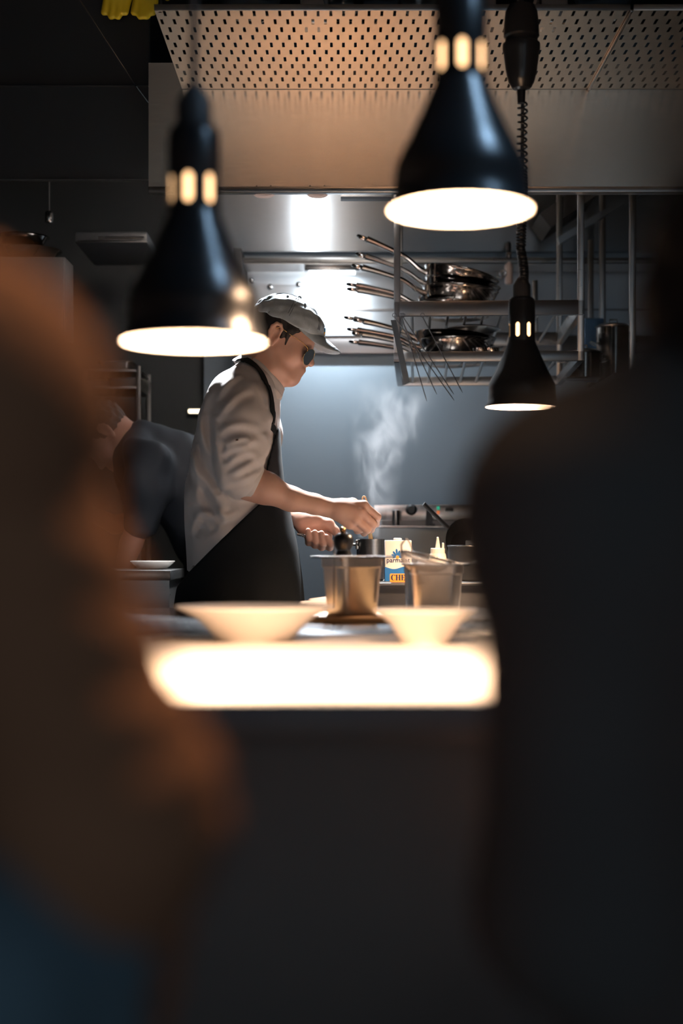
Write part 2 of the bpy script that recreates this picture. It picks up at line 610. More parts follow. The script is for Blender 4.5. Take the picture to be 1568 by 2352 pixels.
def perforated(x0, x1, name, label, slant=0.0):
    root = empty(name, ((x0 + x1) / 2, (SN + SF) / 2, SZ), label, 'shelf', 'perforated steel shelf panels')
    rows, pitch = 11, .0315
    cols = max(1, int((x1 - x0) / pitch))
    pitch = (x1 - x0) / cols
    rp = (SF - SN) / rows
    hw, hl = .0036, .0185
    vs, fs = [], []

    def v(x, y):
        vs.append((x + slant * (SF - y), y, SZ)); return len(vs) - 1
    for r in range(rows):
        y0, y1 = SN + r * rp, SN + (r + 1) * rp
        ym = (y0 + y1) / 2
        for c in range(cols):
            a0, a1 = x0 + c * pitch, x0 + (c + 1) * pitch
            xm = a0 + pitch * (.28 if r % 2 else .72)
            o = [v(a0, y0), v(a1, y0), v(a1, y1), v(a0, y1)]
            q = [v(xm - hw, ym - hl), v(xm + hw, ym - hl), v(xm + hw, ym + hl), v(xm - hw, ym + hl)]
            for i in range(4):
                j = (i + 1) % 4
                fs.append((o[i], o[j], q[j], q[i]))
    m = MB(); m._add(vs, fs)
    me = bpy.data.meshes.new('slotted_sheet')
    me.from_pydata(m.v, [], m.f)
    bm = bmesh.new(); bm.from_mesh(me)
    bmesh.ops.remove_doubles(bm, verts=bm.verts[:], dist=1e-5)
    bm.to_mesh(me); bm.free()
    o = finish('slotted_sheet', me, M['perf'], root, smooth=None)
    s = o.modifiers.new('thickness', 'SOLIDIFY'); s.thickness = .0016; s.offset = 1
    a, b = x0 + slant * (SF - SN), x1 + slant * (SF - SN)
    MB().box((a, SN - .003, SZ - .003), (b, SN + .001, SZ + .012), .001).build('front_edge', M['steel'], root)
    return root


sx = W(1351, 0, HF).x
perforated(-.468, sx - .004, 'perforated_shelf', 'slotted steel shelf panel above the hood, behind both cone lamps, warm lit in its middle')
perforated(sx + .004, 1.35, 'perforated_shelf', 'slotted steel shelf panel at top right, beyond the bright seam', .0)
MB_ = MB().box((sx - .0035, SN, SZ - .006), (sx + .0035, SF, SZ - .0005), .001)
tag(MB_.build('shelf_joint', M['steel'], loc=(sx, SN, SZ)), 'narrow bright steel joint strip between the two slotted shelf panels', 'strip')
for i, (x, w) in enumerate(((hx0 + .1, 0), (sx, 0), (1.3, 0))):
    pass
rods = empty('shelf_hanger', (.08, SN + .02, SZ), 'thin steel hanger frame holding the slotted shelf from the ceiling', 'hanger')
for x in (-.455, 1.33):
    MB().tube([(x, SN + .02, SZ), (x, SN + .02, 3.0)], .005, 8).build('rod', M['steel_dark'], rods)

# ware standing on the slotted shelf: only bases show at the photograph's top edge
shelf_top = SZ + .0018


def bowl(name, label, cat, px, d, r, h, m, group, foot=.45):
    x = W(px, 0, d).x
    pr = [(r * foot * .9, .003), (r * foot, 0), (r * foot, .008), (r * .8, h * .45), (r, h), (r - .004, h), (r * .77, h * .48), (r * foot * .8, .014)]
    o = MB().lathe(pr, 40, (x, d, shelf_top), True, True).build(name, m, loc=(x, d, shelf_top), smooth=50)
    return tag(o, label, cat, group)


for i, (px, r, lb) in enumerate(((575, .085, 'clear glass bowl on the slotted shelf, leftmost of the row at the top edge'),
                                 (790, .06, 'clear glass bowl on the slotted shelf, left of the middle glass bowls'),
                                 (865, .07, 'clear glass bowl on the slotted shelf, just left of the tall cone lamp'),
                                 (960, .055, 'clear glass bowl on the slotted shelf, directly beside the tall cone lamp'),
                                 (1385, .08, 'clear glass bowl on the slotted shelf, at the far right near the seam'))):
    bowl('glass_bowl', lb, 'bowl', px, 3.80, r, .08, M['glass'], 'glass bowls on the slotted shelf', .55)
for px, lb in ((725, 'square steel tub on the slotted shelf, between the glass bowls'), (1105, 'square steel tub on the slotted shelf, between the cone lamp and the black cord reel'), (1268, 'square steel tub on the slotted shelf, right of the black cord reel')):
    x = W(px, 0, 3.84).x
    m = MB().box((x - .035, 3.80, shelf_top), (x + .035, 3.90, shelf_top + .09), .006)
    m.box((x - .042, 3.793, shelf_top + .086), (x + .042, 3.907, shelf_top + .092), .002)
    tag(m.build('steel_tub', M['steel'], loc=(x, 3.85, shelf_top)), lb, 'tub', 'steel tubs on the slotted shelf')
# yellow rubber glove hanging at the far left over the wing's top
def glove(px, d, s, label):
    p = W(px, 6, d)
    b = Body()
    b.ell((p.x, d, p.z + .05), (.045 * s, .018, .06), k=.02)
    for i in range(4):
        x = p.x + (-.032 + i * .021) * s
        b.cone((x, d, p.z + .02), (x - .01, d - .004, p.z - .03 - .012 * (i in (1, 2))), .0115, .0095, k=.012)
    b.cone((p.x + .035 * s, d, p.z + .06), (p.x + .065 * s, d, p.z + .015), .013, .010, k=.015)
    b.cone((p.x, d, p.z + .09), (p.x, d, p.z + .17), .036, .042, k=.02)
    return tag(b.build('rubber_glove', .004, M['yellow'], loc=(p.x, d, p.z - .04)), label, 'glove', 'yellow rubber gloves hung to dry')


glove(338, 4.34, .9, 'yellow rubber glove hanging at the top edge, touching the steel shelf')
glove(272, 4.36, 1.0, 'yellow rubber glove hanging at the top edge beside the thin diagonal strip')
gl = MB().tube([(W(230, 0, 4.35).x, 4.36, 2.985), (W(230, 0, 4.35).x, 4.36, 2.86), (W(360, 0, 4.35).x, 4.36, 2.86), (W(360, 0, 4.35).x, 4.36, 2.985)], .004, 8)
tag(gl.build('drying_rail', M['steel_dark'], loc=(W(300, 0, 4.35).x, 4.36, 2.86)), 'thin dark rail from which the yellow gloves hang', 'rail')

# ------------------------------------------------------------------ heat lamps
def heat_lamp(px, py, d, label, rot, cord_to=3.0, coiled=False):
    c = W(px, py, d)
    root = empty('heat_lamp', c, label, 'heat lamp', 'black cone heat lamps', (0, 0, rot))
    R = .0878
    outer = [(R, 0), (R, .004), (.0825, .012), (.0805, .03), (.0795, .053), (.0625, .087), (.0455, .124), (.0345, .150), (.0315, .158)]
    sp = [outer[0], outer[1], outer[2], outer[3]] + [(.0805, .042), (.0785, .056)] + outer[5:]
    inn = [(r - .0016, z + .0006) for r, z in sp]
    L = lambda m, name, mt, par=root, sm=40: m.build(name, mt, par, world=False, smooth=sm)
    m = MB().lathe(sp, 72); shade = L(m, 'shade', M['black_lac'])
    m = MB().lathe([sp[0]] + inn, 72); L(m, 'reflector', M['white_in'], shade)
    # neck with seven glowing slots
    z0, z1, z2, z3 = .157, .166, .200, .262
    m = MB()
    ro, ri = .0318, .0300
    m.lathe([(ri, z0), (ro, z0), (ro, z1), (ri, z1), (ri, z0)], 70)
    m.lathe([(ri, z2), (ro, z2), (ro, z3 - .012), (ro - .006, z3), (.010, z3), (.010, z3 - .002), (ri, z3 - .004), (ri, z2)], 70)
    ns = 7
    for k in range(ns):
        a0 = 2 * PI * k / ns + math.radians(9.5)
        a1 = 2 * PI * (k + 1) / ns - math.radians(9.5)
        st = 8
        A = [a0 + (a1 - a0) * i / st for i in range(st + 1)]
        sec = lambda z: [(ro * math.cos(t), ro * math.sin(t), z) for t in A] + [(ri * math.cos(t), ri * math.sin(t), z) for t in reversed(A)]
        m.loft([sec(z1 - .001), sec(z2 + .001)])
        for t in (a0, a1):   # round the slot's ends
            for zq, sg in ((z1, 1), (z2, -1)):
                s = 1 if t == a0 else -1
                pts = [(t, zq), (t - s * .10, zq), (t, zq + sg * .004)]
                m.loft([[(r_ * math.cos(q), r_ * math.sin(q), z) for q, z in pts] for r_ in (ri, ro)])
    neck = L(m, 'lamp_neck', M['black_lac'])
    m = MB().lathe([(.001, .036), (.030, .037), (.050, .040), (.060, .046), (.061, .054), (.052, .075), (.038, .098), (.026, .118), (.018, .135)], 48, cap0=True, cap1=True)
    bulb = L(m, 'bulb', M['glow'])
    m = MB().lathe([(.017, .133), (.026, .146), (.0275, .160), (.0275, .205), (.020, .214), (.012, .216)], 32, cap0=True, cap1=True)
    L(m, 'bulb_neck', M['glow_neck'], bulb)
    m = MB().lathe([(.021, z3 - .002), (.021, z3 + .03), (.012, z3 + .045), (.006, z3 + .052)], 32, cap0=True, cap1=True)
    L(m, 'strain_relief', M['black_mat'])
    return root, c


lamp1, c1 = heat_lamp(1057, 484, 1.8, 'black cone heat lamp with a wide glowing mouth, hanging in front of the perforated steel', math.radians(-90 + 180 / 7 * 0))
lamp2, c2 = heat_lamp(445, 787, 1.8, "black cone heat lamp hung low behind whose glowing rim the cook's head shows", math.radians(-97))
lamp3, c3 = heat_lamp(1198, 935, 3.55, 'black cone heat lamp on a coiled cord, hanging lowest, in front of the pan rack', math.radians(-90 + 180 / 7))
for r, c in ((lamp1, c1), (lamp2, c2)):
    m = MB().tube([(0, 0, .31), (0, 0, 3.0 - c.z - .02)], .0045, 10)
    m.lathe([(.004, 2.97 - c.z), (.045, 2.975 - c.z), (.05, 3.0 - c.z)], 24, cap0=True, cap1=True)
    m.build('cord', M['black_mat'], r, world=False)
# the third lamp's cord: reel box, coil, sleeve
d = 3.55
m = MB()
ax = lambda px, py: W(px, py, d) - c3
pts = []
n = 30 * 14
y0, y1 = 238, 392
for i in range(n + 1):
    t = i / n
    y = y0 + (y1 - y0) * t
    tt = t * 2 * PI * 9.5
    pts.append(ax(1200 + 1.5 * math.sin(t * 9), y) + Vector((math.cos(tt) * .0105, math.sin(tt) * .0105, 0)))
y = 392
k = 30 * 16
for i in range(1, k + 1):
    t = i / k
    y = 392 + (565 - 392) * t
    tt = 9.5 * 2 * PI + t * 2 * PI * 24
    cx = 1201 + 4 * math.sin(t * 5) - 3 * t
    pts.append(ax(cx, y) + Vector((math.cos(tt) * .0098, math.sin(tt) * .0098, 0)))
m.tube(pts, .0027, 6)
coil = m.build('coiled_cord', M['black_lac'], lamp3, world=False)
k, pts = 30 * 22, []
for i in range(k + 1):
    t = i / k
    y = 562 + (672 - 562) * t
    tt = t * 2 * PI * 22
    cx = 1195 + 10 * math.sin(t * 3.4 - .5) + 4 * t
    pts.append(ax(cx, y) + Vector((math.cos(tt) * .0085, math.sin(tt) * .0085, 0)))
MB().tube(pts, .0034, 6).build('tight_coil', M['black_lac'], lamp3, world=False)
MB().tube([ax(1201, 240), ax(1201, 395), ax(1198, 560), ax(1190, 600), ax(1200, 650), ax(1198, 700)], .0045, 8).build('cord_core', M['black_mat'], lamp3, world=False)
m = MB().lathe([(.011, 0), (.0125, .003), (.0125, .035), (.010, .04)], 24, tuple(ax(1198, 694)), True, True)
m.build('cord_sleeve', M['black_mat'], lamp3, world=False)
P0 = ax(1196, 205)
sc = d / F
prof = [(9, -32), (10, -2), (12, 0), (20, 2), (29, 16), (31, 22), (36, 45), (41, 85), (43, 92), (43, 104), (38, 108), (37, 118), (41, 122), (40, 150), (37, 178), (30, 192), (12, 196)]
MB().lathe([(r * sc, z * sc) for r, z in prof], 40, tuple(P0), True, True).build('cord_reel', M['black_lac'], lamp3, world=False)
MB().tube([tuple(P0 + Vector((0, 0, 196 * sc))), (P0.x, P0.y, 3.0 - c3.z)], .006, 10).build('hanging_cord', M['black_mat'], lamp3, world=False)
zc = 195
MB().tube([tuple(P0 + Vector((8 * sc * math.cos(t), -.012 + 0, zc * sc + 8 * sc * math.sin(t)))) for t in [PI * i / 12 for i in range(13)]], .003, 8).build('reel_hook', M['steel_wire'], lamp3, world=False)

# ------------------------------------------------------------------ counter: pass in front, worktop behind
CXL, CXR = -1.25, .95
pas = empty('serving_pass', (0, 1.52, 0), 'pale satin serving pass glaring under the two cone lamps, its dark front below', 'serving counter')
MB().box((CXL, 1.518, COUNTER - .035), (CXR, 2.62, COUNTER), .001).build('pass_top', M['pass'], pas)
MB().box((CXL, 1.500, COUNTER - .045), (CXR, 1.5175, COUNTER - .0004), .001).build('front_edge', M['black_panel'], pas)
MB().box((CXL, 1.54, .08), (CXR, 1.57, COUNTER - .035)).build('front_panel', M['black_panel'], pas)
MB().box((CXL, 1.62, 0), (CXR, 1.66, .09)).build('plinth', M['black_mat'], pas)
wk = empty('worktop', (0, 3.2, 0), 'dark reflecting steel worktop between the pass and the stove, carrying the steel pots', 'worktop')
MB().box((CXL, 2.625, COUNTER - .04), (CXR, 3.74, COUNTER - .0005), .003).build('top', M['worktop'], wk)
MB().box((CXL + .02, 3.66, .1), (CXR - .02, 3.68, COUNTER - .04)).build('back_panel', M['steel_dark'], wk)
for x in (CXL + .03, CXR - .07):
    for y in (2.66, 3.62):
        MB().box((x, y, 0), (x + .04, y + .04, COUNTER - .04)).build('leg', M['steel_dark'], wk)


def plate(px, d, rim, foot, h, label):
    x = W(px, 0, d).x
    pr = [(foot * .85, .002), (foot, 0), (foot, .003), (foot * 1.05, .006), (foot * 1.28, h * .42), (foot * 1.52, h * .68), (rim * .9, h * .90), (rim, h), (rim * .997, h + .0025),
          (rim * .9, h * .90 + .004), (foot * 1.50, h * .68 + .005), (foot * 1.24, h * .42 + .005), (foot * 1.0, .012), (foot * .4, .009)]
    o = MB().lathe(pr, 80, (x, d, COUNTER), True, True).build('soup_plate', M['porcelain'], loc=(x, d, COUNTER), smooth=60)
    return tag(o, label, 'plate', 'white plates on the pass')


plate(585, 2.47, .133, .064, .055, 'wide-rimmed white soup plate on the pass, under the lower cone lamp')
plate(976, 2.40, .084, .040, .052, 'small white deep plate on the pass, before the steel container with the sieve')


# ------------------------------------------------------------------ steel food containers
def rrect(hx, hy, r, z, n=6, rot=0.0, c=(0, 0)):
    out = []
    for cx, cy, a0 in ((hx - r, hy - r, 0), (-hx + r, hy - r, PI / 2), (-hx + r, -hy + r, PI), (hx - r, -hy + r, 1.5 * PI)):
        for i in range(n + 1):
            a = a0 + PI / 2 * i / n
            out.append((cx + r * math.cos(a), cy + r * math.sin(a), z))
    return out


def container(loc, rot, hx, hy, h, label, flange=.014, m='steel_pot'):
    root = empty('food_container', loc, label, 'food container', 'deep steel food containers on the worktop', (0, 0, rot))
    sec = [(.0, .80, .020), (.003, .83, .022), (h * .80, .955, .022), (h * .815, 1.0, .022), (h - .004, 1.0, .022)]
    outer = [rrect(hx * s, hy * s, r, z) for z, s, r in sec]
    inner = [rrect(hx * s - .0016, hy * s - .0016, r - .001, z + (.002 if z < .01 else 0)) for z, s, r in reversed(sec)]
    fl = [rrect(hx + flange, hy + flange, .022 + flange * .6, h - .004), rrect(hx + flange, hy + flange, .022 + flange * .6, h), rrect(hx - .001, hy - .001, .021, h)]
    b = MB().loft(outer + [rrect(hx, hy, .022, h - .004)] + inner[1:], True, True)
    b.build('body', M[m], root, world=False, smooth=50)
    MB().loft([rrect(hx - .0005, hy - .0005, .021, h - .004)] + fl + [rrect(hx - .0005, hy - .0005, .021, h - .004)], False, False).build('flange', M['steel'], root, world=False, smooth=30)
    return root


board_x = W(800, 0, 3.15).x
o = MB().box((board_x - .12, 3.02, COUNTER), (board_x + .125, 3.30, COUNTER + .010), .003).build('chopping_board', M['board'], loc=(board_x, 3.16, COUNTER))
tag(o, 'thin orange-brown wooden board lying under the left steel container', 'chopping board')
pc = W(808, 0, 3.16)
container((pc.x, 3.16, COUNTER + .0102), math.radians(26), .054, .054, .125, 'deep steel food container on the wooden board, in front of the saucepan', .022)
pc = W(1003, 0, 3.24)
container((pc.x, 3.24, COUNTER), math.radians(-7), .056, .060, .118, 'deep steel food container under the wire sieve, behind the small plate', .016)
pc = W(951, 0, 3.46)
container((pc.x, 3.46, COUNTER), math.radians(2), .022, .05, .116, 'narrow dark steel container between the carton and the sieve', .006, 'steel_dark')
# sauce in the left container
o = MB().box((-.050, -.050, 0), (.050, .050, .004), .002).build('herb_filling', M['board'])
lc = W(808, 0, 3.16)
o.location = (lc.x, 3.16, COUNTER + .0102 + .116); o.rotation_euler = (0, 0, math.radians(26))
tag(o, 'brown speckled filling at the brim of the left steel container', 'food')
# skewer standing in it
a = W(767, 1217, 3.10)
o = MB().tube([(a.x, 3.12, COUNTER + .025), (a.x, 3.11, a.z - .02), tuple(a)], [.0016, .0016, .0006], 8).build('thin_skewer', M['steel_wire'], loc=(a.x, 3.12, COUNTER + .02))
tag(o, 'thin upright steel skewer standing in the left container, beside the pepper mill', 'skewer')

# pepper mill
x = W(789, 0, 3.40).x
root = empty('pepper_mill', (x, 3.40, COUNTER), 'glossy black pepper mill with a brass knob, behind the left steel container', 'pepper mill')
pm = [(.024, 0), (.026, .004), (.026, .02), (.019, .05), (.016, .085), (.015, .112), (.0165, .122), (.0195, .130), (.0192, .136), (.0158, .143), (.0155, .146)]
MB().lathe(pm, 48, cap0=True, cap1=True).build('base', M['black_lac'], root, world=False, smooth=50)
hd = [(.0150, .1465), (.0185, .152), (.0225, .160), (.0233, .167), (.0225, .174), (.0190, .181), (.013, .1855), (.006, .187)]
MB().lathe(hd, 48, cap0=True, cap1=True).build('head', M['black_lac'], root, world=False, smooth=50)
MB().ball((-.002, 0, .193), .0073, 10).build('knob', M['brass'], root, world=False)

# sieve lying on the right container
x = W(984, 1283, 3.22)
root = empty('wire_sieve', x, 'round wire-mesh sieve tilted on top of the right steel container', 'sieve', None, (math.radians(-5), math.radians(14), 0))
R = .0615
MB().tube([(R * math.cos(t), R * math.sin(t), 0) for t in [2 * PI * i / 64 for i in range(64)]], .0032, 8, True).build('rim', M['steel_wire'], root, world=False)
pr = [(R * math.cos(t), -.040 * math.sin(t)) for t in [PI / 2 * i / 15 for i in range(15)]]
mm = MB().lathe(pr, 72)
me = bpy.data.meshes.new('mesh_bowl'); me.from_pydata(mm.v, [], mm.f)
o = finish('mesh_bowl', me, M['steel_pot'], root, world=False)
w = o.modifiers.new('wires', 'WIREFRAME'); w.thickness = .0011; w.use_even_offset = False
MB().tube([(-R, -.014, 0), (-R - .004, -.013, .014), (-R + .002, -.010, .028), (-R + .006, 0, .030), (-R + .014, .006, .024), (-R + .025, .012, .006), (-R + .018, .04, 0)], .0019, 8).build('hook', M['steel_wire'], root, world=False)
MB().tube(spline([(R - .006, -.012, .003), (R + .015, -.008, .006), (R + .05, -.004, .022), (R + .10, 0, .045)], 5), .002, 8).build('handle', M['steel_wire'], root, world=False)
MB().tube(spline([(R - .006, .012, .003), (R + .015, .008, .006), (R + .05, .004, .022), (R + .10, 0, .045)], 5), .002, 8).build('handle', M['steel_wire'], root, world=False)

# towel at the worktop's far edge
b = Body()
tx = W(722, 0, 3.62)
b.cone((tx.x - .03, 3.60, COUNTER + .012), (tx.x + .05, 3.64, COUNTER + .014), .010, .013, k=.01)
b.cone((tx.x - .02, 3.56, COUNTER + .010), (tx.x + .05, 3.58, COUNTER + .012), .009, .011, k=.012)
b.cone((tx.x - .01, 3.63, COUNTER + .020), (tx.x + .045, 3.66, COUNTER + .024), .007, .009, k=.012)
tag(b.build('folded_towel', .0025, M['towel'], loc=(tx.x, 3.6, COUNTER)), 'crumpled white cloth on the worktop, between the wide plate and the left container', 'cloth')
# ================================================================== stove, saucepan and what stands on it
ST = .969
stv = empty('stove', (.30, 4.15, 0), 'dark steel stove unit on which the saucepan and the carton stand', 'stove')
sx0, sx1 = W(806, 0, 3.9).x, .95
MB().box((sx0, 3.89, .10), (sx1, 4.55, ST - .004), .004).build('cabinet', M['steel_dark'], stv)
MB().box((sx0 - .004, 3.875, ST - .008), (sx1, 4.56, ST), .002).build('hob_top', M['steel'], stv)
MB().box((sx0 + .03, 3.93, 0), (sx1 - .03, 4.5, .10)).build('plinth', M['black_mat'], stv)
for x in (.22, .42, .62):
    m = MB(); m.m = Matrix.Translation((x, 3.889, .86)) @ Matrix.Rotation(PI / 2, 4, 'X')
    m.lathe([(.020, 0), (.019, .012), (.016, .026)], 24, cap0=True, cap1=True)
    m.build('knob', M['black_mat'], stv)

# saucepan, its handle towards the cook's left hand
SP = W(850.5, 0, 4.12)
pt = zz(1238, 4.12 - .035)
root = empty('saucepan', (SP.x, 4.12, ST), "tall dark steel saucepan being stirred, its handle in the cook's hand", 'saucepan')
h = pt - ST
R = .0385
MB().lathe([(R - .004, 0), (R, .004), (R, h - .002), (R + .0012, h), (R - .0014, h), (R - .0014, .006), (.001, .005)], 64, cap0=True, cap1=True).build('body', M['steel_dark'], root, world=False, smooth=40)
hp = [W(824, 1251, 4.10), W(808, 1251, 4.11), W(790, 1247, 4.12), W(765, 1243, 4.13), W(728, 1235, 4.14), W(690, 1228.5, 4.15), W(682, 1227, 4.15)]
MB().tube(hp, [.008, .006, .0055, .0062, .0066, .0066, .0050], 12, flat=(1, .62)).build('handle', M['steel'], root)
m = MB().box(W(816, 1262, 4.095), W(823, 1240, 4.095) + Vector((0, .02, 0)), .003); m.build('handle_bracket', M['steel'], root)
MB().tube([tuple(W(696.5, 1230, 4.135) + Vector((math.cos(t) * .0045, 0, math.sin(t) * .003))) for t in [2 * PI * i / 16 for i in range(16)]], .0018, 6, True).build('hang_hole', M['steel_wire'], root)
m = MB().lathe([(.001, 0), (R - .002, 0)], 40, (0, 0, h - .022)); m.build('sauce', M['board'], root, world=False)

# wooden spoon
a, b = W(838, 1150, 4.075), W(853, 1262, 4.10)
root = empty('wooden_spoon', a, "pale spoon handle with a looped end, held upright in the cook's hand over the saucepan", 'spoon')
path = [W(840, 1158, 4.075), W(845, 1195, 4.08), W(849, 1220, 4.088), W(853, 1250, 4.10), W(856, 1290, 4.11)]
MB().tube(path, [.0038, .0045, .0055, .0065, .0065], 12).build('handle', M['wood'], root)
lp = []
for i in range(20):
    t = 2 * PI * i / 20
    q = W(837 + math.cos(t) * 5.0 * .9, 1150 + math.sin(t) * 10, 4.073)
    lp.append(q + Vector((math.sin(t) * -.0018, 0, 0)) * -1)
MB().tube(lp, .0022, 8, True).build('loop', M['wood'], root)
MB().ball(W(857, 1300, 4.115), .017, 10, (1, .35, 1.3)).build('bowl', M['wood'], root)

# milk carton
cd = 3.93
A, B = W(884, 1338, cd), W(945, 1241, cd)
dep = .062
root = empty('carton', ((A.x + B.x) / 2, cd + dep / 2, ST), 'white, blue and orange drink carton with lettering, behind the two steel containers', 'carton')
bodyc = MB().box((A.x, cd, ST), (B.x, cd + dep, B.z), .002).build('box', M['paper_white'], root)
wv = []
w_ = B.x - A.x
zb = zz(1304, cd)
n = 24
for i in range(n + 1):
    t = i / n
    wv.append((t * w_, zb - ST + .0035 * math.sin(t * 2 * PI * 1.1 + 2.4)))
poly = [(0, .002), (w_, .002)] + wv[::-1]
MB().prism(poly, (0, -.0004, 0), (A.x, cd - .0001, ST)).build('blue_band', M['c_blue'], root, smooth=None)
MB().prism(poly, (.0, .0, 0), (A.x, cd, ST))
sd = [(0, .002), (dep, .002), (dep, zb - ST), (0, zb - ST)]
MB().prism(sd, (-.0004, 0, 0), (A.x - .0001, cd, ST), (0, 1, 0)).build('blue_side', M['c_blue'], root, smooth=None)
MB().lathe([(.011, 0), (.011, .005), (.009, .006)], 28, ((A.x + B.x) / 2 - .001, cd + .028, B.z), True, True).build('cap', M['paper_white'], root)
tx = lambda px, py, off=.0006: Matrix.Translation(W(px, py, cd) + Vector((0, -off, 0))) @ Matrix.Rotation(PI / 2, 4, 'X')
text_mesh('brand_lettering', 'parmalat', .0178, .0001, tx(887, 1291.5), M['c_navy'], root)
# flower mark: blue leaves fanned about an orange disc
fc = W(912.5, 1279.5, cd) + Vector((0, -.0005, 0))
fl = MB()
sx_ = cd / F
for ang, ln, wd in ((-8, 9.5, 3), (18, 14, 4.2), (48, 16, 4.4), (72, 15, 4), (97, 19, 4.4), (128, 16, 4.4), (158, 14, 4.2), (186, 9.5, 3)):
    t = math.radians(ang)
    ux, uz = math.cos(t), math.sin(t)
    pl = []
    for i in range(18):
        q = 2 * PI * i / 18
        l_ = 3.6 + ln * .5 * (1 - math.cos(q) * 1) * .82
        s_ = math.sin(q) * wd * .5 * (1 - .25 * math.cos(q))
        pl.append(((ux * l_ - uz * s_) * sx_, (uz * l_ + ux * s_) * sx_))
    fl.prism(pl, (0, -.0003, 0), fc)
fl.build('flower_leaves', M['c_blue'], root, smooth=None)
MB().prism([(math.cos(2 * PI * i / 20) * 3.6 * sx_, math.sin(2 * PI * i / 20) * 3.6 * sx_ - .0006) for i in range(20)], (0, -.0004, 0), fc).build('flower_heart', M['c_orange'], root, smooth=None)
p0, p1 = W(895, 1336.5, cd), W(941, 1317.5, cd)
lw, lh = p1.x - p0.x, p1.z - p0.z
rr = rrect(lw / 2, lh / 2, .003, 0)
MB().prism([(x + lw / 2, y + lh / 2) for x, y, z in rr], (0, -.0004, 0), (p0.x, cd - .0006, p0.z)).build('orange_label', M['c_orange'], root, smooth=None)
# CHEF in fat high-contrast capitals, drawn as outlines
def arc(cx, cy, rx, ry, a0, a1, n=14):
    return [(cx + rx * math.cos(math.radians(a0 + (a1 - a0) * i / n)), cy + ry * math.sin(math.radians(a0 + (a1 - a0) * i / n))) for i in range(n + 1)]


lt = MB()
s = 13.2 * sx_
base = W(897.5, 1333, cd) + Vector((0, -.0011, 0))
def glyph(polys, x):
    for p in polys:
        lt.prism([((x + a) * s, b * s) for a, b in p], (0, -.0003, 0), base)
R_ = lambda a, b, c, d: [(a, b), (c, b), (c, d), (a, d)]
c_out, c_in = arc(.40, .5, .40, .52, 55, 305), arc(.44, .5, .17, .46, 305, 55)
glyph([c_out + c_in, R_(.66, .70, .72, 1.0), [(.50, .97), (.60, .88), (.72, .70), (.72, .85), (.62, .98)], R_(.66, .02, .70, .26)], 0)
glyph([R_(.08, 0, .33, 1), R_(.58, 0, .83, 1), R_(.30, .47, .60, .53), R_(0, 0, .41, .05), R_(0, .95, .41, 1), R_(.5, 0, .91, .05), R_(.5, .95, .91, 1)], .80)
glyph([R_(.08, 0, .33, 1), R_(0, 0, .70, .05), R_(0, .95, .70, 1), R_(.3, .47, .55, .53), R_(.5, .36, .55, .64), [(.70, 0), (.70, .33), (.66, .33), (.5, .04)], [(.70, 1), (.70, .67), (.66, .67), (.5, .96)]], 1.76)
glyph([R_(.08, 0, .33, 1), R_(0, 0, .43, .05), R_(0, .95, .70, 1), R_(.3, .47, .55, .53), R_(.5, .36, .55, .64), [(.70, 1), (.70, .67), (.66, .67), (.5, .96)]], 2.52)
lt.build('label_lettering', M['c_navy'], root, smooth=None)


# squeeze bottles
def squeeze(px, d, z, sc, label):
    x = W(px, 0, d).x
    root = empty('squeeze_bottle', (x, d, z), label, 'squeeze bottle', 'milky squeeze bottles on the stove')
    q = lambda l: [(r * sc, zz_ * sc) for r, zz_ in l]
    MB().lathe(q([(.022, 0), (.0245, .004), (.0245, .060), (.023, .070), (.021, .078)]), 40, cap0=True, cap1=True).build('body', M['plastic'], root, world=False)
    cap = MB().lathe(q([(.0195, .076), (.0195, .091), (.018, .0925)]), 40, cap0=True, cap1=True).build('cap', M['plastic'], root, world=False)
    MB().lathe(q([(.0070, .0925), (.0062, .098), (.0028, .122), (.0016, .123)]), 24, cap0=True, cap1=True).build('nozzle', M['plastic'], cap, world=False)
    MB().lathe(q([(.0034, .0925), (.003, .106), (.001, .107)]), 16, (.0145 * sc, 0, 0), True, True).build('nozzle_stopper', M['plastic'], cap, world=False)
    return root


squeeze(1005, 3.97, ST, .98, 'milky squeeze bottle standing on the stove right behind the sieve')
squeeze(1088, 4.32, ST, 1.22, 'dim taller squeeze bottle farther back, behind the black pot')
# black pot with a steel rim and a black pan leaning on it
x = W(1078, 0, 4.05).x
root = empty('black_pot', (x, 4.10, ST), 'low black pot with a thin steel rim, right of the squeeze bottle', 'pot')
MB().lathe([(.05, 0), (.054, .004), (.056, .095), (.053, .095), (.05, .006), (.001, .005)], 48, cap0=True, cap1=True).build('body', M['black_mat'], root, world=False)
MB().tube([(.056 * math.cos(t), .056 * math.sin(t), .096) for t in [2 * PI * i / 48 for i in range(48)]], .0022, 8, True).build('rim', M['steel_wire'], root, world=False)
x = W(1068, 1228, 4.35)
root = empty('leaning_pan', (x.x, 4.36, ST), 'black frying pan propped on edge behind the black pot', 'pan', None, (math.radians(68), 0, math.radians(28)))
root.location = (x.x + .02, 4.40, ST + .088)
MB().lathe([(.001, -.016), (.062, -.016), (.090, .012), (.0925, .014), (.0885, .014), (.061, -.0125), (.001, -.0125)], 56, cap0=True, cap1=True).build('body', M['black_lac'], root, world=False)
MB().tube([(-.07, .06, .012), (-.10, .085, .02), (-.15, .13, .03)], [.008, .007, .008], 10, flat=(1, .6)).build('handle', M['black_mat'], root, world=False)

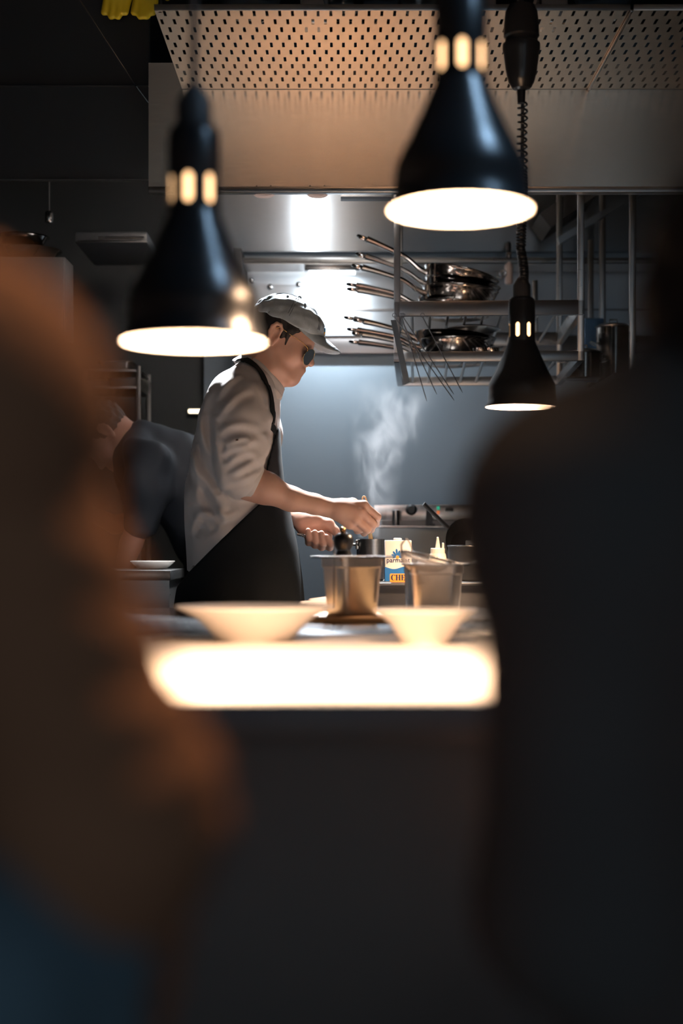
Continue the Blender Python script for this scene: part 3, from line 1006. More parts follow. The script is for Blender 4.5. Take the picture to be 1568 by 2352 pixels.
# ------------------------------------------------------------------ cooking equipment against the back wall
bd = 5.15
root = empty('griddle', (.30, bd, 0), 'pale steel griddle unit with a control panel and knob, behind the carton', 'griddle')
x0, x1 = W(858, 0, bd).x, .95
MB().box((x0, bd, zz(1196, bd)), (x1, bd + .02, zz(1159, bd)), .003).build('control_panel', M['steel_wire'], root)
MB().box((x0, bd + .02, zz(1300, bd)), (x1, WB - .02, zz(1163, bd))).build('housing', M['steel_dark'], root)
MB().box((x0 - .005, bd - .05, zz(1213, bd - .05)), (x1, bd + .02, zz(1207, bd - .05)), .002).build('shelf_edge', M['steel_wire'], root)
MB().box((x0, bd - .01, .0), (x1, bd + .02, zz(1212, bd))).build('front_panel', M['steel_canopy'], root)
m = MB(); m.m = Matrix.Translation(W(944, 1171, bd)) @ Matrix.Rotation(PI / 2, 4, 'X')
m.lathe([(.020, 0), (.018, .016), (.012, .022)], 28, cap0=True, cap1=True).build('knob', M['black_mat'], root)
for px, py, mt in ((1006, 1167, 'green_led'), (1006, 1177, 'red_led')):
    p = W(px, py, bd)
    MB().box(p + Vector((-.005, -.004, -.006)), p + Vector((.005, .002, .006)), .001).build('indicator', M[mt], root)
p = W(1032, 1170, bd)
MB().box(p + Vector((-.014, -.004, -.006)), p + Vector((.014, .002, .006)), .001).build('display', M['black_lac'], root)
p = W(909, 1207, bd - .03)
o = MB().lathe([(.012, 0), (.013, .004), (.013, .052), (.010, .054)], 28, tuple(p), True, True).build('spice_shaker', M['steel_wire'], loc=tuple(p))
tag(o, 'small steel shaker on the edge of the griddle unit, left of the knob', 'shaker')
p = W(985, 1207, bd - .03)
root = empty('kitchen_knife', p, 'dark knife standing upright before the griddle panel, blade up', 'knife')
MB().prism([(-.012, 0), (.014, 0), (.010, .03), (-.008, .075)], (0, .003, 0), p).build('blade', M['black_mat'], root, smooth=None)
MB().tube([tuple(p), tuple(p + Vector((0, 0, -.0)) + Vector((.012, .002, .0))), tuple(p + Vector((.02, .003, .002)))], .006, 8).build('handle', M['black_mat'], root)

# ================================================================== pan rack
RA = Vector((W(904, 0, 4.5).x, 4.5, 0))
RW, RD = .575, .70
rack = empty('pan_rack', RA, 'two-tier steel pan rack hanging under the hood, loaded with frying pans', 'pan rack', None, (0, 0, math.radians(-3)))
Z1a, Z1b = zz(726, 4.5), zz(692, 4.5)
Z2a, Z2b = zz(831, 4.5), zz(808, 4.5)
RT = 2.47
B_ = lambda lo, hi, name, m='steel', bev=.002: MB().box(lo, hi, bev).build(name, M[m], rack, world=False)
for za, zb_, inset in ((Z1a, Z1b, 0), (Z2a, Z2b, 0.0)):
    B_((0, 0, za), (RW, .02, zb_), 'front_rail', 'steel_dark' if za == Z1a else 'steel')
    B_((0, RD - .02, za), (RW, RD, zb_), 'back_rail')
    B_((0, .02, za), (.02, RD - .02, zb_), 'side_rail')
    B_((RW - .02, .02, za), (RW, RD - .02, zb_), 'side_rail')
    for i in range(10):
        x = .055 * (i + 1)
        if x > RW - .03: break
        MB().tube([(x, .02, za + .012), (x, RD - .02, za + .012)], .0045, 8).build('bar', M['steel'], rack, world=False)
B_((0, .0, Z1a - .002), (RW, .003, Z1a + .001), 'rail_edge', 'steel_wire', 0)
for x, y, zt in ((0, 0, RT), (RW - .02, 0, RT), (0, RD - .02, RT), (RW - .02, RD - .02, RT)):
    B_((x, y, Z2a), (x + .02, y + .02, zt), 'post', 'steel_dark' if (x, y) == (0, 0) else 'steel')
for x in (RW * .76, RW * .82):
    B_((x, RD - .02, Z1b), (x + .018, RD, 1.99), 'divider', 'steel_wire')


def to_world(v): return Matrix.LocRotScale(rack.location, rack.rotation_euler, None) @ Vector(v)


def frypan(name='frying_pan'):
    root = empty(name, (0, 0, 0))
    R, r, h = .124, .096, .050
    MB().lathe([(.001, 0), (r, 0), (r + .007, .003), (R - .004, h * .8), (R, h), (R + .002, h + .001), (R - .001, h + .0025), (R - .007, h * .8), (r + .003, .006), (r - .004, .004), (.001, .004)], 72, cap0=True, cap1=True).build('body', M['steel_pan'], root, world=False, smooth=50)
    L = .235
    hp = spline([(-R + .012, 0, h * .55), (-R - .02, 0, h * .75), (-R - .07, 0, h * 1.25), (-R - .15, 0, h * 1.6), (-R - L + .03, 0, h * 1.78)], 6)
    n = len(hp)
    MB().tube(hp, [.0135 - .0035 * math.sin(PI * i / (n - 1)) for i in range(n)], 12, flat=(1.1, .8), up=(0, 0, 1)).build('handle', M['steel_pan'], root, world=False)
    e = Vector((-R - L + .018, 0, h * 1.80))
    MB().tube([tuple(e + Vector((math.cos(t) * .019, math.sin(t) * .013, math.cos(t) * -.0025))) for t in [2 * PI * i / 28 for i in range(28)]], .0048, 8, True).build('hanging_loop', M['steel_pan'], root, world=False)
    for s in (-1, 1):
        MB().ball((-R + .006, s * .009, h * .58), .0045, 6).build('rivet', M['steel_wire'], root, world=False)
    return root


pan0 = frypan()
first = True


def put_pan(loc, yaw, tilt, roll, label, group, scale=1.0):
    global first
    o = pan0 if first else copy_tree(pan0)
    first = False
    o.location = loc
    o.rotation_euler = (math.radians(roll), math.radians(tilt), math.radians(yaw))
    o.scale = (scale,) * 3
    return tag(o, label, 'frying pan', group)


ct = W(1050, 0, 4.86)
GU, GL = 'frying pans on the upper tier', 'frying pans on the lower tier'
z = Z1b + .004
up = [(0, 0, .000, 3, 0, 'steel frying pan lying flat, lowest of the stack on the upper tier'),
      (-.006, .03, .016, -4, 2, 'steel frying pan second from the bottom in the upper-tier stack, handle straight left'),
      (.004, -.02, .038, 7, 5.0, 'steel frying pan in the middle of the upper-tier stack, below the two tilted ones'),
      (.010, .0, .064, -1, 9.0, 'steel frying pan under the topmost one, tilted with its wide body leaning right'),
      (.002, -.01, .092, 4, 13.0, 'topmost steel frying pan of the upper-tier stack, its long handle raised')]
for dx, dy, dz, yaw, tilt, lb in up:
    put_pan((ct.x + dx, 4.86 + dy, z + dz), yaw, tilt, 0, lb, GU)
ct = W(1046, 0, 4.86)
z = Z2b + .004
lo_ = [(0, 0, 0, -9, -1, 'steel frying pan lying lowest on the lower tier'),
       (.01, .02, .013, 5, 0, 'steel frying pan second from the bottom on the lower tier'),
       (-.005, -.03, .026, -3, 0, 'steel frying pan in the middle of the lower-tier stack'),
       (.01, .0, .039, 8, 2, 'steel frying pan fourth from the bottom on the lower tier, handle angled away'),
       (-.02, .02, .053, -2, 3, 'topmost steel frying pan on the lower tier, close beneath the upper bars')]
for dx, dy, dz, yaw, tilt, lb in lo_:
    put_pan((ct.x + dx, 4.86 + dy, z + dz), yaw, tilt, 0, lb, GL, .97)
# a disc standing in for the pale underside of a pan
lid = empty('pan_underside', W(1040, 770, 4.80), 'round pale steel pan bottom among the lower-tier pans', 'tray')
lid.location = to_world((.25, .30, Z2b + .11))
MB().lathe([(.001, .012), (.05, .010), (.085, .002), (.09, 0), (.09, -.002), (.083, 0), (.001, .009)], 48, cap0=True, cap1=True).build('disc', M['steel'], lid, world=False)
# long thin skewers hanging from the upper tier's front rail
lab = ['reaching farthest left at its lower end', 'second from the left, short', 'third from the left, its tip longest', 'fourth from the left', 'rightmost, its tip shortest']
for i, (xa, ya, xb, yb) in enumerate(((935, 770, 980, 922), (948, 789, 1003, 906), (950, 790, 1043, 920), (966, 790, 1042, 906), (988, 762, 1062, 902))):
    t = (ya - 728) / (yb - ya)
    a, b = W(xa - (xb - xa) * t, 728, 4.462), W(xb, yb, 4.455)
    r = empty('skewer', a, 'long thin steel skewer hanging from the pan rack, %s' % lab[i], 'skewer', 'skewers hanging from the rack')
    MB().tube([tuple(a), tuple(b - (b - a).normalized() * .015), tuple(b)], [.0016, .0016, .0006], 8).build('spike', M['black_mat'], r)
    MB().tube([tuple(a + Vector((math.cos(q) * .006, .004 + 0, .006 + math.sin(q) * .006))) for q in [2 * PI * k / 16 for k in range(16)]], .0012, 6, True).build('eye', M['black_mat'], r)
# steel card holder at the rack's left end
a, b, c, e = W(897, 735, 4.47), W(910, 735, 4.47), W(941, 878, 4.47), W(928, 884, 4.47)
o = MB().loft([[a, b, c, e], [p + Vector((0, .004, 0)) for p in (a, b, c, e)]]).build('tag_strip', M['steel_wire'], loc=tuple(a), smooth=None)
tag(o, 'pale steel strip hanging slantwise at the left end of the pan rack', 'strip')
# ladle and whisk heads among the lower tier
for i, (px, lb) in enumerate(((1105, 'steel ladle lying on the lower tier, right of the pans'), (1128, 'steel ladle lying on the lower tier nearest the low cone lamp'))):
    x = W(px, 0, 4.62).x
    r = empty('ladle', (x, 4.62, Z2b + .02), lb, 'ladle', 'ladles on the lower tier')
    MB().lathe([(.001, -.018), (.015, -.015), (.024, -.006), (.028, .006), (.026, .006), (.014, -.012), (.001, -.015)], 28, cap0=True, cap1=True).build('cup', M['steel_pan'], r, world=False)
    MB().tube([(.02, .015, .004), (.04, .06, .02), (.05, .25, .03)], .004, 8, flat=(1, .5)).build('handle', M['steel_pan'], r, world=False)

# valve on the wall behind the rack
p = W(1168, 620, 5.35)
root = empty('gas_valve', p, 'small metal valve with a ring lever on the pipe behind the frying pans', 'valve')
MB().tube([W(1168, 585, 5.35), W(1168, 604, 5.35)], .009, 12).build('pipe', M['steel_dark'], root)
MB().tube([W(1168, 603, 5.35), W(1168, 612, 5.35), W(1168, 650, 5.35), W(1168, 653, 5.35)], [.012, .016, .015, .011], 16).build('barrel', M['beige_plastic'], root)
MB().tube([W(1162, 632, 5.34), W(1150, 640, 5.33), W(1140, 634, 5.33)], .004, 8).build('lever', M['steel_wire'], root)
q = W(1155, 628, 5.335)
MB().tube([tuple(q + Vector((math.cos(t) * .011, 0, math.sin(t) * .011))) for t in [2 * PI * i / 20 for i in range(20)]], .0028, 8, True).build('ring', M['steel_wire'], root)
MB().tube([W(1168, 585, 5.35), W(1168, 560, 5.45)], .009, 10).build('elbow', M['steel_dark'], root)

# right end: a second frame with two pots and a blue tub, in the dim
root = empty('corner_rack', W(1453, 0, 4.7), 'dim upright steel frame right of the pan rack, half hidden by the dark guest', 'rack')
x0 = W(1446, 0, 4.75).x
MB().box((x0, 4.75, 1.6), (x0 + .021, 4.77, 2.47), .002).build('post', M['steel'], root)
MB().box((x0, 5.30, 1.6), (x0 + .021, 5.32, 2.47), .002).build('post', M['steel'], root)
x1 = W(1346, 0, 5.3).x
MB().box((x1, 5.25, 1.6), (x1 + .018, 5.27, 2.15), .002).build('post', M['steel'], root)
MB().box((x1, 5.25, 1.62), (x0 + .021, 5.30, 1.64), .002).build('shelf_rail', M['steel_dark'], root)
MB().box((x1, 4.76, 1.60), (x0 + .4, 5.32, 1.62), .002).build('shelf_board', M['steel_dark'], root)


def stew(px, d, z, r, h, label):
    x = W(px, 0, d).x
    root = empty('stock_pot', (x, d, z), label, 'pot', 'pots on the right frame')
    MB().lathe([(r - .004, 0), (r, .003), (r, h), (r + .004, h + .001), (r - .002, h + .002), (r - .002, .005), (.001, .004)], 48, cap0=True, cap1=True).build('body', M['steel_pan'], root, world=False)
    lidm = MB().lathe([(r + .002, h + .003), (r + .003, h + .006), (r * .8, h + .014), (.001, h + .018)], 48, cap0=True, cap1=True).build('lid', M['steel'], root, world=False)
    MB().tube([(-.015, 0, h + .015), (-.012, 0, h + .03), (.012, 0, h + .03), (.015, 0, h + .015)], .003, 8).build('lid_grip', M['steel_wire'], lidm, world=False)
    for s in (-1, 1):
        MB().tube([(s * r, -.02, h * .7), (s * (r + .02), -.018, h * .75), (s * (r + .02), .018, h * .75), (s * r, .02, h * .7)], .003, 8).build('side_handle', M['steel_wire'], root, world=False)
    return root


stew(1338, 4.95, 1.62, .062, .085, 'dim steel pot with lid on the right frame, beside the slanting rack bars')
stew(1408, 5.08, 1.62, .058, .19, 'dim taller steel pot on the right frame, just left of the dark guest')
x = W(1362, 0, 5.22).x
o = MB().box((x - .035, 5.20, 1.64), (x + .035, 5.24, 1.865), .006).build('chopping_board', M['blue_plastic'], loc=(x, 5.22, 1.64))
tag(o, 'blue plastic board standing upright on the right frame behind the pots', 'chopping board')

# ================================================================== left side, in the dark
root = empty('wall_cabinet', W(75, 775, 4.62), 'dark grey wall cabinet at the left edge, above the brown blur', 'wall cabinet')
ca, cb = W(-140, 775, 4.62), W(150, 590, 4.62)
MB().box((ca.x, 4.62, ca.z), (cb.x, 4.76, cb.z), .004).build('body', M['grey_lam'], root)
MB().box((ca.x + .004, 4.604, ca.z + .004), (cb.x - .004, 4.62, cb.z - .004), .003).build('door', M['grey_lam'], root)
MB().tube([W(30, 760, 4.59), W(110, 760, 4.59)], .005, 8).build('handle', M['steel_dark'], root)
def dish(px, d, z, r, h, label, m='steel_pan'):
    x = W(px, 0, d).x
    o = MB().lathe([(r * .7, 0), (r * .75, .002), (r, h), (r + .008, h + .002), (r - .002, h + .003), (r * .72, .005), (.001, .004)], 48, (x, d, z), True, True).build('steel_dish', M[m], loc=(x, d, z))
    return tag(o, label, 'dish', 'steel dishes on the wall cabinet')


dish(60, 4.69, cb.z, .105, .030, 'shallow steel dish on top of the dark wall cabinet, lower of two')
dish(50, 4.69, cb.z + .034, .080, .040, 'smaller steel dish stacked on the other atop the dark wall cabinet')
# trays on a shelf below the left lamp
root = empty('tray_trolley', W(275, 890, 5.25), "dark trolley frame behind the stooping cook, carrying steel trays", 'trolley')
tx0, tx1 = W(232, 0, 5.25).x, W(322, 0, 5.25).x
for x in (tx0 - .12, tx1 - .012):
    for y in (5.22, 5.49):
        MB().box((x, y, 0), (x + .016, y + .016, 1.70), .002).build('post', M['steel_dark'], root)
for z in (zz(889, 5.25), zz(850, 5.25), .4, .9):
    MB().box((tx0 - .12, 5.22, z - .008), (tx1, 5.506, z), .001).build('runner_shelf', M['steel_dark'], root)
for i, (x_, w_, y0) in enumerate(((287, 75, 882), (262, 70, 847))):
    c = W(x_, y0, 5.24)
    hx = w_ / 2 / F * 5.25
    z0 = (zz(889, 5.25), zz(850, 5.25))[i]
    r = empty('steel_tray', (c.x, 5.36, z0), 'bright-rimmed steel tray, %s' % ('lower of two on the trolley above the stooping cook' if i == 0 else 'upper of two on the trolley, below the glowing lamp mouth'), 'tray', 'steel trays on the trolley')
    h = .030
    MB().loft([rrect(hx * .92, .10, .015, 0), rrect(hx, .11, .015, h), rrect(hx - .002, .108, .014, h), rrect(hx * .92 - .002, .098, .014, .002)], True, True).build('body', M['steel'], r, world=False)
    MB().loft([rrect(hx, .11, .015, h - .001), rrect(hx + .012, .122, .02, h - .001), rrect(hx + .012, .122, .02, h + .001), rrect(hx - .001, .109, .015, h + .001)], False, False).build('rim', M['steel_wire'], r, world=False)
# small strip light on the left back wall, partly behind the cook
p = W(440, 944, 5.65)
root = empty('strip_light', p, "small glowing strip light on the dark wall, right behind the standing cook's back", 'light')
MB().box((p.x - .014, 5.65, p.z - .0075), (p.x + .09, 5.67, p.z + .0075), .005).build('diffuser', M['strip'], root)
MB().box((p.x - .02, 5.67, p.z - .012), (p.x + .10, 5.70, p.z + .012), .003).build('housing', M['black_mat'], root)
# prep counter of the second cook
root = empty('prep_counter', (-.9, 4.4, 0), "steel prep counter before the stooping cook, seen between the brown blur and the standing cook", 'counter')
q0, q1 = -1.75, W(394, 0, 4.42).x
zt = zz(1310, 4.41)
MB().box((q0, 4.40, zt - .03), (q1, 4.78, zt), .003).build('top', M['steel'], root)
MB().box((q0 + .01, 4.43, .1), (q1 - .008, 4.76, zt - .03)).build('cabinet', M['steel'], root)
MB().box((q0 + .03, 4.46, 0), (q1 - .03, 4.73, .1)).build('plinth', M['black_mat'], root)
o = MB().lathe([(.03, 0), (.045, .003), (.07, .025), (.068, .026), (.04, .006), (.001, .005)], 40, (W(350, 0, 4.58).x, 4.58, zt), True, True).build('white_dish', M['porcelain'], loc=(W(350, 0, 4.58).x, 4.58, zt))
tag(o, 'small white dish on the prep counter in front of the stooping cook', 'dish')
# hanging dark equipment high on the left
root = empty('salamander_grill', W(250, 500, 4.9), 'black grill appliance with faint glinting edges, left of the lower cone lamp', 'grill')
ga, gb = W(170, 558, 4.9), W(338, 532, 4.9)
MB().box((ga.x, 4.9, ga.z), (gb.x, 5.3, gb.z), .006).build('body', M['black_mat'], root)
MB().box((ga.x + .01, 4.888, ga.z), (gb.x, 4.90, ga.z + .006), .001).build('front_edge', M['steel_dark'], root)
MB().tube([W(225, 546, 4.87), W(330, 546, 4.87)], .004, 8).build('handle', M['steel_dark'], root)
p = W(113, 498, 4.75)
o = MB().lathe([(.010, -.02), (.013, -.016), (.013, .012), (.009, .018)], 20, tuple(p), True, True).build('hanging_hook', M['steel_wire'], loc=tuple(p))
MBc = MB().tube([tuple(p + Vector((0, 0, .018))), (p.x, p.y, 2.98)], .002, 6)
MBc.build('wire', M['black_mat'], o)
tag(o, 'small glinting metal weight hanging in the dark at far left', 'hook')
# ================================================================== the cook at the saucepan
DC = 4.12
H4 = lambda u, v, d: W(640 + u / 5.6, 1080 + v / 5.6, d)

TOR = [  # photo row, back edge, front edge, half width across the body
    (838, 552, 598, .062), (850, 528, 612, .105), (864, 508, 624, .150), (884, 490, 634, .186), (920, 473, 640, .205), (960, 459, 640, .208), (1000, 449, 638, .203),
    (1050, 437, 641, .192), (1100, 429, 646, .182), (1150, 425, 652, .176), (1200, 426, 661, .178), (1250, 427, 673, .182), (1312, 430, 684, .185)]


def torso(rows, grow=0.0):
    zs, cx, cy, rx, ry = [], [], [], [], []
    for py, a, b, w in rows:
        A, B = W(a, py, DC), W(b, py, DC)
        zs.append(A.z); cx.append((A.x + B.x) / 2); cy.append(DC); rx.append((B.x - A.x) / 2 + grow); ry.append(w + grow)
    # a finer, rounded profile
    o = np.argsort(zs)
    z = np.array(zs)[o]
    zf = np.linspace(z[0], z[-1], 60)
    k = np.ones(5) / 5
    res = [zf]
    for q in (cx, cy, rx, ry):
        y = np.interp(zf, z, np.array(q)[o])
        yp = np.concatenate([[y[0]] * 2, y, [y[-1]] * 2])
        res.append(np.convolve(yp, k, 'valid'))
    return res


HP = math.radians(25)
ho = W(633, 771, 4.06); ho.y = DC
HEAD = Matrix.Translation(ho) @ Matrix.Rotation(HP, 4, 'Y')


def head_parts(b, fr, k=.012):
    """skull, face, ears in the head's own space: x to the front, z up, ears at the origin"""
    A = dict(fr=fr)
    b.ell((.004, 0, .036), (.092, .073, .084), .01, **A)
    b.ell((.040, 0, -.016), (.056, .059, .076), .03, **A)
    for s in (-1, 1):
        b.cone((.004, s * .050, -.045), (.030, s * .044, -.076), .020, .017, .025, **A)
        b.cone((.030, s * .044, -.076), (.078, s * .016, -.084), .017, .016, .025, **A)
        b.ell((.060, s * .036, -.024), (.027, .024, .026), .02, **A)
    b.ell((.083, 0, -.080), (.019, .022, .017), .018, **A)
    b.cone((.040, 0, -.070), (.075, 0, -.078), .032, .020, .03, **A)
    b.ell((.082, 0, -.052), (.020, .028, .022), .02, **A)
    b.cone((.082, -.026, .024), (.082, .026, .024), .013, .013, .02, **A)
    for s in (-1, 1):
        b.ell((.094, s * .031, .004), (.012, .017, .011), .014, 's', **A)
        b.ell((.080, s * .031, .003), (.0125, .0125, .0125), .003, **A)
        b.cone((.0905, s * .020, .009), (.0895, s * .042, .007), .0035, .003, .005, **A)
    b.cone((.093, 0, .012), (.1125, 0, -.020), .0085, .0105, .012, **A)
    b.ell((.1145, 0, -.0225), (.0095, .0095, .0085), .006, **A)
    for s in (-1, 1):
        b.ell((.1035, s * .0105, -.0265), (.0095, .0065, .0070), .006, **A)
        b.ell((.107, s * .0055, -.0335), (.005, .003, .003), .002, 's', **A)
    b.cone((.0985, 0, -.036), (.1025, 0, -.047), .007, .0075, .008, **A)
    b.chain([(.0885, -.024, -.0535), (.1015, -.010, -.0495), (.1045, 0, -.0505), (.1015, .010, -.0495), (.0885, .024, -.0535)], [.004, .0055, .0055, .0055, .004], .005, **A)
    b.chain([(.0885, -.021, -.0565), (.0985, -.009, -.0605), (.1015, 0, -.0605), (.0985, .009, -.0605), (.0885, .021, -.0565)], [.004, .0062, .0068, .0062, .004], .004, **A)
    for s in (-1, 1):   # ears: a bowl, its rim and lobe
        b.ell((-.003, s * .074, .000), (.014, .008, .026), .006, rot=(0, math.radians(-12), 0), **A)
        rim = [(.009, s * .076, .006), (.010, s * .079, .020), (.003, s * .0825, .030), (-.009, s * .085, .029), (-.017, s * .087, .017), (-.018, s * .086, .002), (-.013, s * .083, -.012), (-.006, s * .079, -.022)]
        b.chain(rim, [.0038, .0042, .0044, .0046, .0046, .0044, .0042, .004], .004, **A)
        b.ell((.000, s * .0775, -.024), (.0075, .0055, .0085), .006, **A)
        b.ell((.001, s * .084, .001), (.0085, .0075, .014), .004, 's', **A)
        b.cone((-.010, s * .0835, .018), (-.010, s * .083, -.006), .0032, .0030, .004, **A)
        b.ell((.0095, s * .0775, -.004), (.0035, .004, .006), .004, **A)


body = Body()
zt, tcx, tcy, trx, trY = torso(TOR)
body.slices(zt, tcx, tcy, trx - .03, trY - .03, .02)
head_parts(body, HEAD)
nb = W(578, 892, DC)
body.cone(HEAD @ Vector((-.022, 0, -.030)), nb, .052, .066, .03)
body.cone(HEAD @ Vector((.020, 0, -.060)), W(600, 888, DC), .036, .050, .03)
# near (right) arm and hand
sh, el, wr = W(558, 915, 3.965), W(566, 1108, 3.93), W(752, 1166, 4.00)
body.chain([sh, el], [.052, .043], .02)
body.chain([el, W(610, 1124, 3.94), W(668, 1146, 3.96), W(722, 1158, 3.985), wr], [.042, .0375, .0325, .0265, .0245], .012)
body.ell(W(600, 1116, 3.93), (.05, .034, .036), .03)
body.chain([wr, W(782, 1170, 4.0), W(812, 1178, 4.005)], [.0235, .024, .020], .012)
mcp = [W(835, 1160, 4.003), W(829, 1176, 3.992), W(817, 1193, 3.992), W(802, 1205, 4.0)]
root_ = [W(778, 1160, 4.0), W(776, 1167, 3.995), W(774, 1174, 3.996), W(772, 1180, 4.0)]
for q, c in zip(root_, mcp):
    body.cone(q, c, .016, .0125, .012)
pip = [W(866, 1187, 4.022), W(857, 1204, 4.008), W(843, 1217, 4.006), W(825, 1217, 4.012)]
dip = [W(863, 1203, 4.058), W(852, 1216, 4.050), W(836, 1224, 4.046), W(820, 1220, 4.046)]
tip = [W(850, 1196, 4.082), W(838, 1205, 4.080), W(824, 1213, 4.074), W(812, 1210, 4.070)]
fr_ = [.0108, .0110, .0105, .0092]
for c, p, d_, t, r in zip(mcp, pip, dip, tip, fr_):
    body.chain([c, p, d_, t], [r * 1.08, r, r * .9, r * .78], .0045)
    body.ell(c, (r * 1.15, r * 1.1, r * 1.1), .006)
body.chain([W(782, 1158, 4.03), W(810, 1156, 4.055), W(834, 1168, 4.078), W(850, 1182, 4.088)], [.017, .014, .0112, .0088], .008)
# far (left) arm and hand round the saucepan's handle
lsh, lel, lwr = W(575, 890, 4.28), W(590, 1140, 4.34), H4(170, 610, 4.215)
body.chain([lsh, lel], [.050, .043], .02)
body.chain([lel, W(630, 1172, 4.28), lwr], [.040, .033, .0255], .012)
body.chain([lwr, H4(300, 640, 4.185), H4(450, 665, 4.175), H4(560, 700, 4.172)], [.0255, .026, .025, .020], .014)
body.cone(H4(290, 700, 4.17), H4(430, 740, 4.175), .021, .019, .012)
body.cone(H4(330, 790, 4.180), H4(620, 850, 4.172), .016, .016, .014)
body.chain([H4(520, 650, 4.172), H4(640, 690, 4.155), H4(720, 775, 4.150), H4(790, 860, 4.146)], [.020, .0145, .0112, .0088], .010)
for (u0, v0), (u1, v1), (u2, v2), (u3, v3), r in (((370, 830), (385, 930), (392, 880), (378, 775), .0092), ((450, 850), (466, 960), (478, 915), (464, 800), .0102),
                                                   ((540, 860), (552, 985), (566, 940), (548, 812), .0106), ((625, 870), (655, 990), (668, 950), (618, 858), .0104)):
    body.chain([H4(u0, v0, 4.180), H4(u1, v1, 4.156), H4(u2, v2, 4.128), H4(u3, v3, 4.126)], [r * 1.1, r * 1.05, r * .98, r * .82], .0045)
# legs and feet inside the clothes
hipz = W(0, 1330, DC).z
bx = W(555, 0, DC).x
for s, fx in ((-1, .02), (1, -.10)):
    body.cone((bx, DC + s * .085, hipz), (bx + .02 + fx * .4, DC + s * .10, .50), .085, .060, .02)
    body.cone((bx + .02 + fx * .4, DC + s * .10, .50), (bx - .02 + fx, DC + s * .11, .09), .056, .038, .02)
    body.cone((bx - .02 + fx, DC + s * .11, .055), (bx + .12 + fx, DC + s * .115, .045), .034, .026, .02)
person = body.build('person', .0031, M['skin'], loc=(bx, DC, 0))
tag(person, 'person in cap, pale rolled-sleeve shirt and dark apron stirring a saucepan', 'person')

# ------------------------------------------------------------------ shirt
shirt = Body()
shirt.slices(zt, tcx, tcy, trx, trY, .02)
sl = [W(563, 903, 4.00), W(558, 928, 3.955), W(556, 970, 3.93), W(556, 1020, 3.92), W(551, 1085, 3.922), W(560, 1097, 3.925)]
shirt.chain(sl, [.056, .066, .070, .068, .060, .054], .022)
shirt.chain([lsh, W(585, 1000, 4.32), W(588, 1110, 4.34), W(600, 1130, 4.33)], [.068, .066, .058, .05], .035)
SHB = shirt
base_shirt = Body(); base_shirt.p = list(shirt.p)
C3 = lambda u, v: (380 + u / 3.015, 800 + v / 3.015)
folds = [  # lines on the cloth (in a zoomed view of the photograph), ridge radius, depth of the groove beside it
    ([(165, 690), (200, 830), (290, 940), (390, 1060), (420, 1130)], .010, 1), ([(235, 440), (250, 600), (300, 730), (380, 890), (430, 990)], .010, 1),
    ([(300, 290), (262, 400), (240, 520), (262, 640)], .007, 1), ([(352, 470), (362, 620), (380, 760), (430, 920)], .009, 1),
    ([(170, 1190), (240, 1140), (330, 1160), (400, 1230)], .010, 1), ([(150, 1290), (190, 1210), (260, 1200), (330, 1250)], .009, 1), ([(200, 640), (190, 780), (215, 930), (205, 1090)], .009, 1),
    ([(300, 960), (330, 1080), (420, 1160), (520, 1120)], .008, 1),
    ([(385, 610), (450, 565), (560, 545), (680, 575)], .0085, 1), ([(380, 520), (430, 430), (520, 340), (600, 290)], .008, 1), 
    ([(405, 760), (480, 710), (570, 690), (650, 640)], .007, 1), ([(420, 840), (500, 770), (600, 735), (675, 780)], .0075, 1), ([(430, 690), (520, 650), (600, 640)], .006, 1),
    ([(450, 890), (540, 850), (640, 790), (690, 800)], .007, 1), ([(470, 930), (560, 920), (650, 860)], .006, 1), 
    ([(370, 370), (400, 300), (480, 215), (540, 190)], .007, 1), ([(690, 250), (720, 340), (738, 440), (735, 520)], .007, 1), ([(650, 230), (690, 330), (715, 430)], .006, 1),
    ([(690, 600), (720, 660), (715, 760)], .007, 1), ([(330, 1000), (380, 1120), (430, 1200)], .007, 1)]
FL = []
for line, r, gsc in folds:
    sp = spline([(u, v, 0) for u, v in line], 4)
    q = np.array([[W(*C3(p.x, p.y), 3.95)[0], W(*C3(p.x, p.y), 3.95)[2]] for p in sp])
    FL.append((q, r * 1.35, r * (1.05 if r >= .009 else .80), q.min(0) - .06, q.max(0) + .06))
NZ = np.random.RandomState(3)
wv = [(NZ.normal(size=3) * f, NZ.uniform(0, 6.28), a) for f, a in ((14, .0016), (22, .0012), (34, .0008)) for _ in range(3)]
def wrinkled(P, lo=None, hi=None):
    v = Body.field(shirt, P, lo, hi)
    for kv, ph, a in wv:
        v = v + a * np.sin(P @ kv + ph)
    near = np.clip((DC + .02 - P[..., 1]) / .08, 0, 1)
    if near.max() <= 0:
        return v
    l2 = P.reshape(-1, 3)[:, [0, 2]].min(0); h2 = P.reshape(-1, 3)[:, [0, 2]].max(0)
    XZ = P[..., [0, 2]]
    for q, w, a, lo2, hi2 in FL:
        if np.any(lo2 > h2) or np.any(hi2 < l2):
            continue
        best = np.full(v.shape, 9.0); sgn = np.zeros(v.shape); tt = np.zeros(v.shape)
        n = len(q) - 1
        for i in range(n):
            d = q[i + 1] - q[i]
            L = d @ d + 1e-12
            r_ = XZ - q[i]
            t = np.clip(r_ @ d / L, 0, 1)
            e = r_ - t[..., None] * d
            dist = np.sqrt((e * e).sum(-1))
            m_ = dist < best
            best = np.where(m_, dist, best)
            sgn = np.where(m_, np.sign(d[0] * r_[..., 1] - d[1] * r_[..., 0]), sgn)
            tt = np.where(m_, (i + t) / n, tt)
        s_ = best * -sgn
        env = np.sin(PI * tt) ** .6
        v = v - near * a * env * (np.exp(-(s_ / w) ** 2) - .75 * np.exp(-((s_ - 1.7 * w) / (1.1 * w)) ** 2))
    return v
shirt.field = wrinkled
so = shirt.build('shirt', .0036, M['shirt'], person)
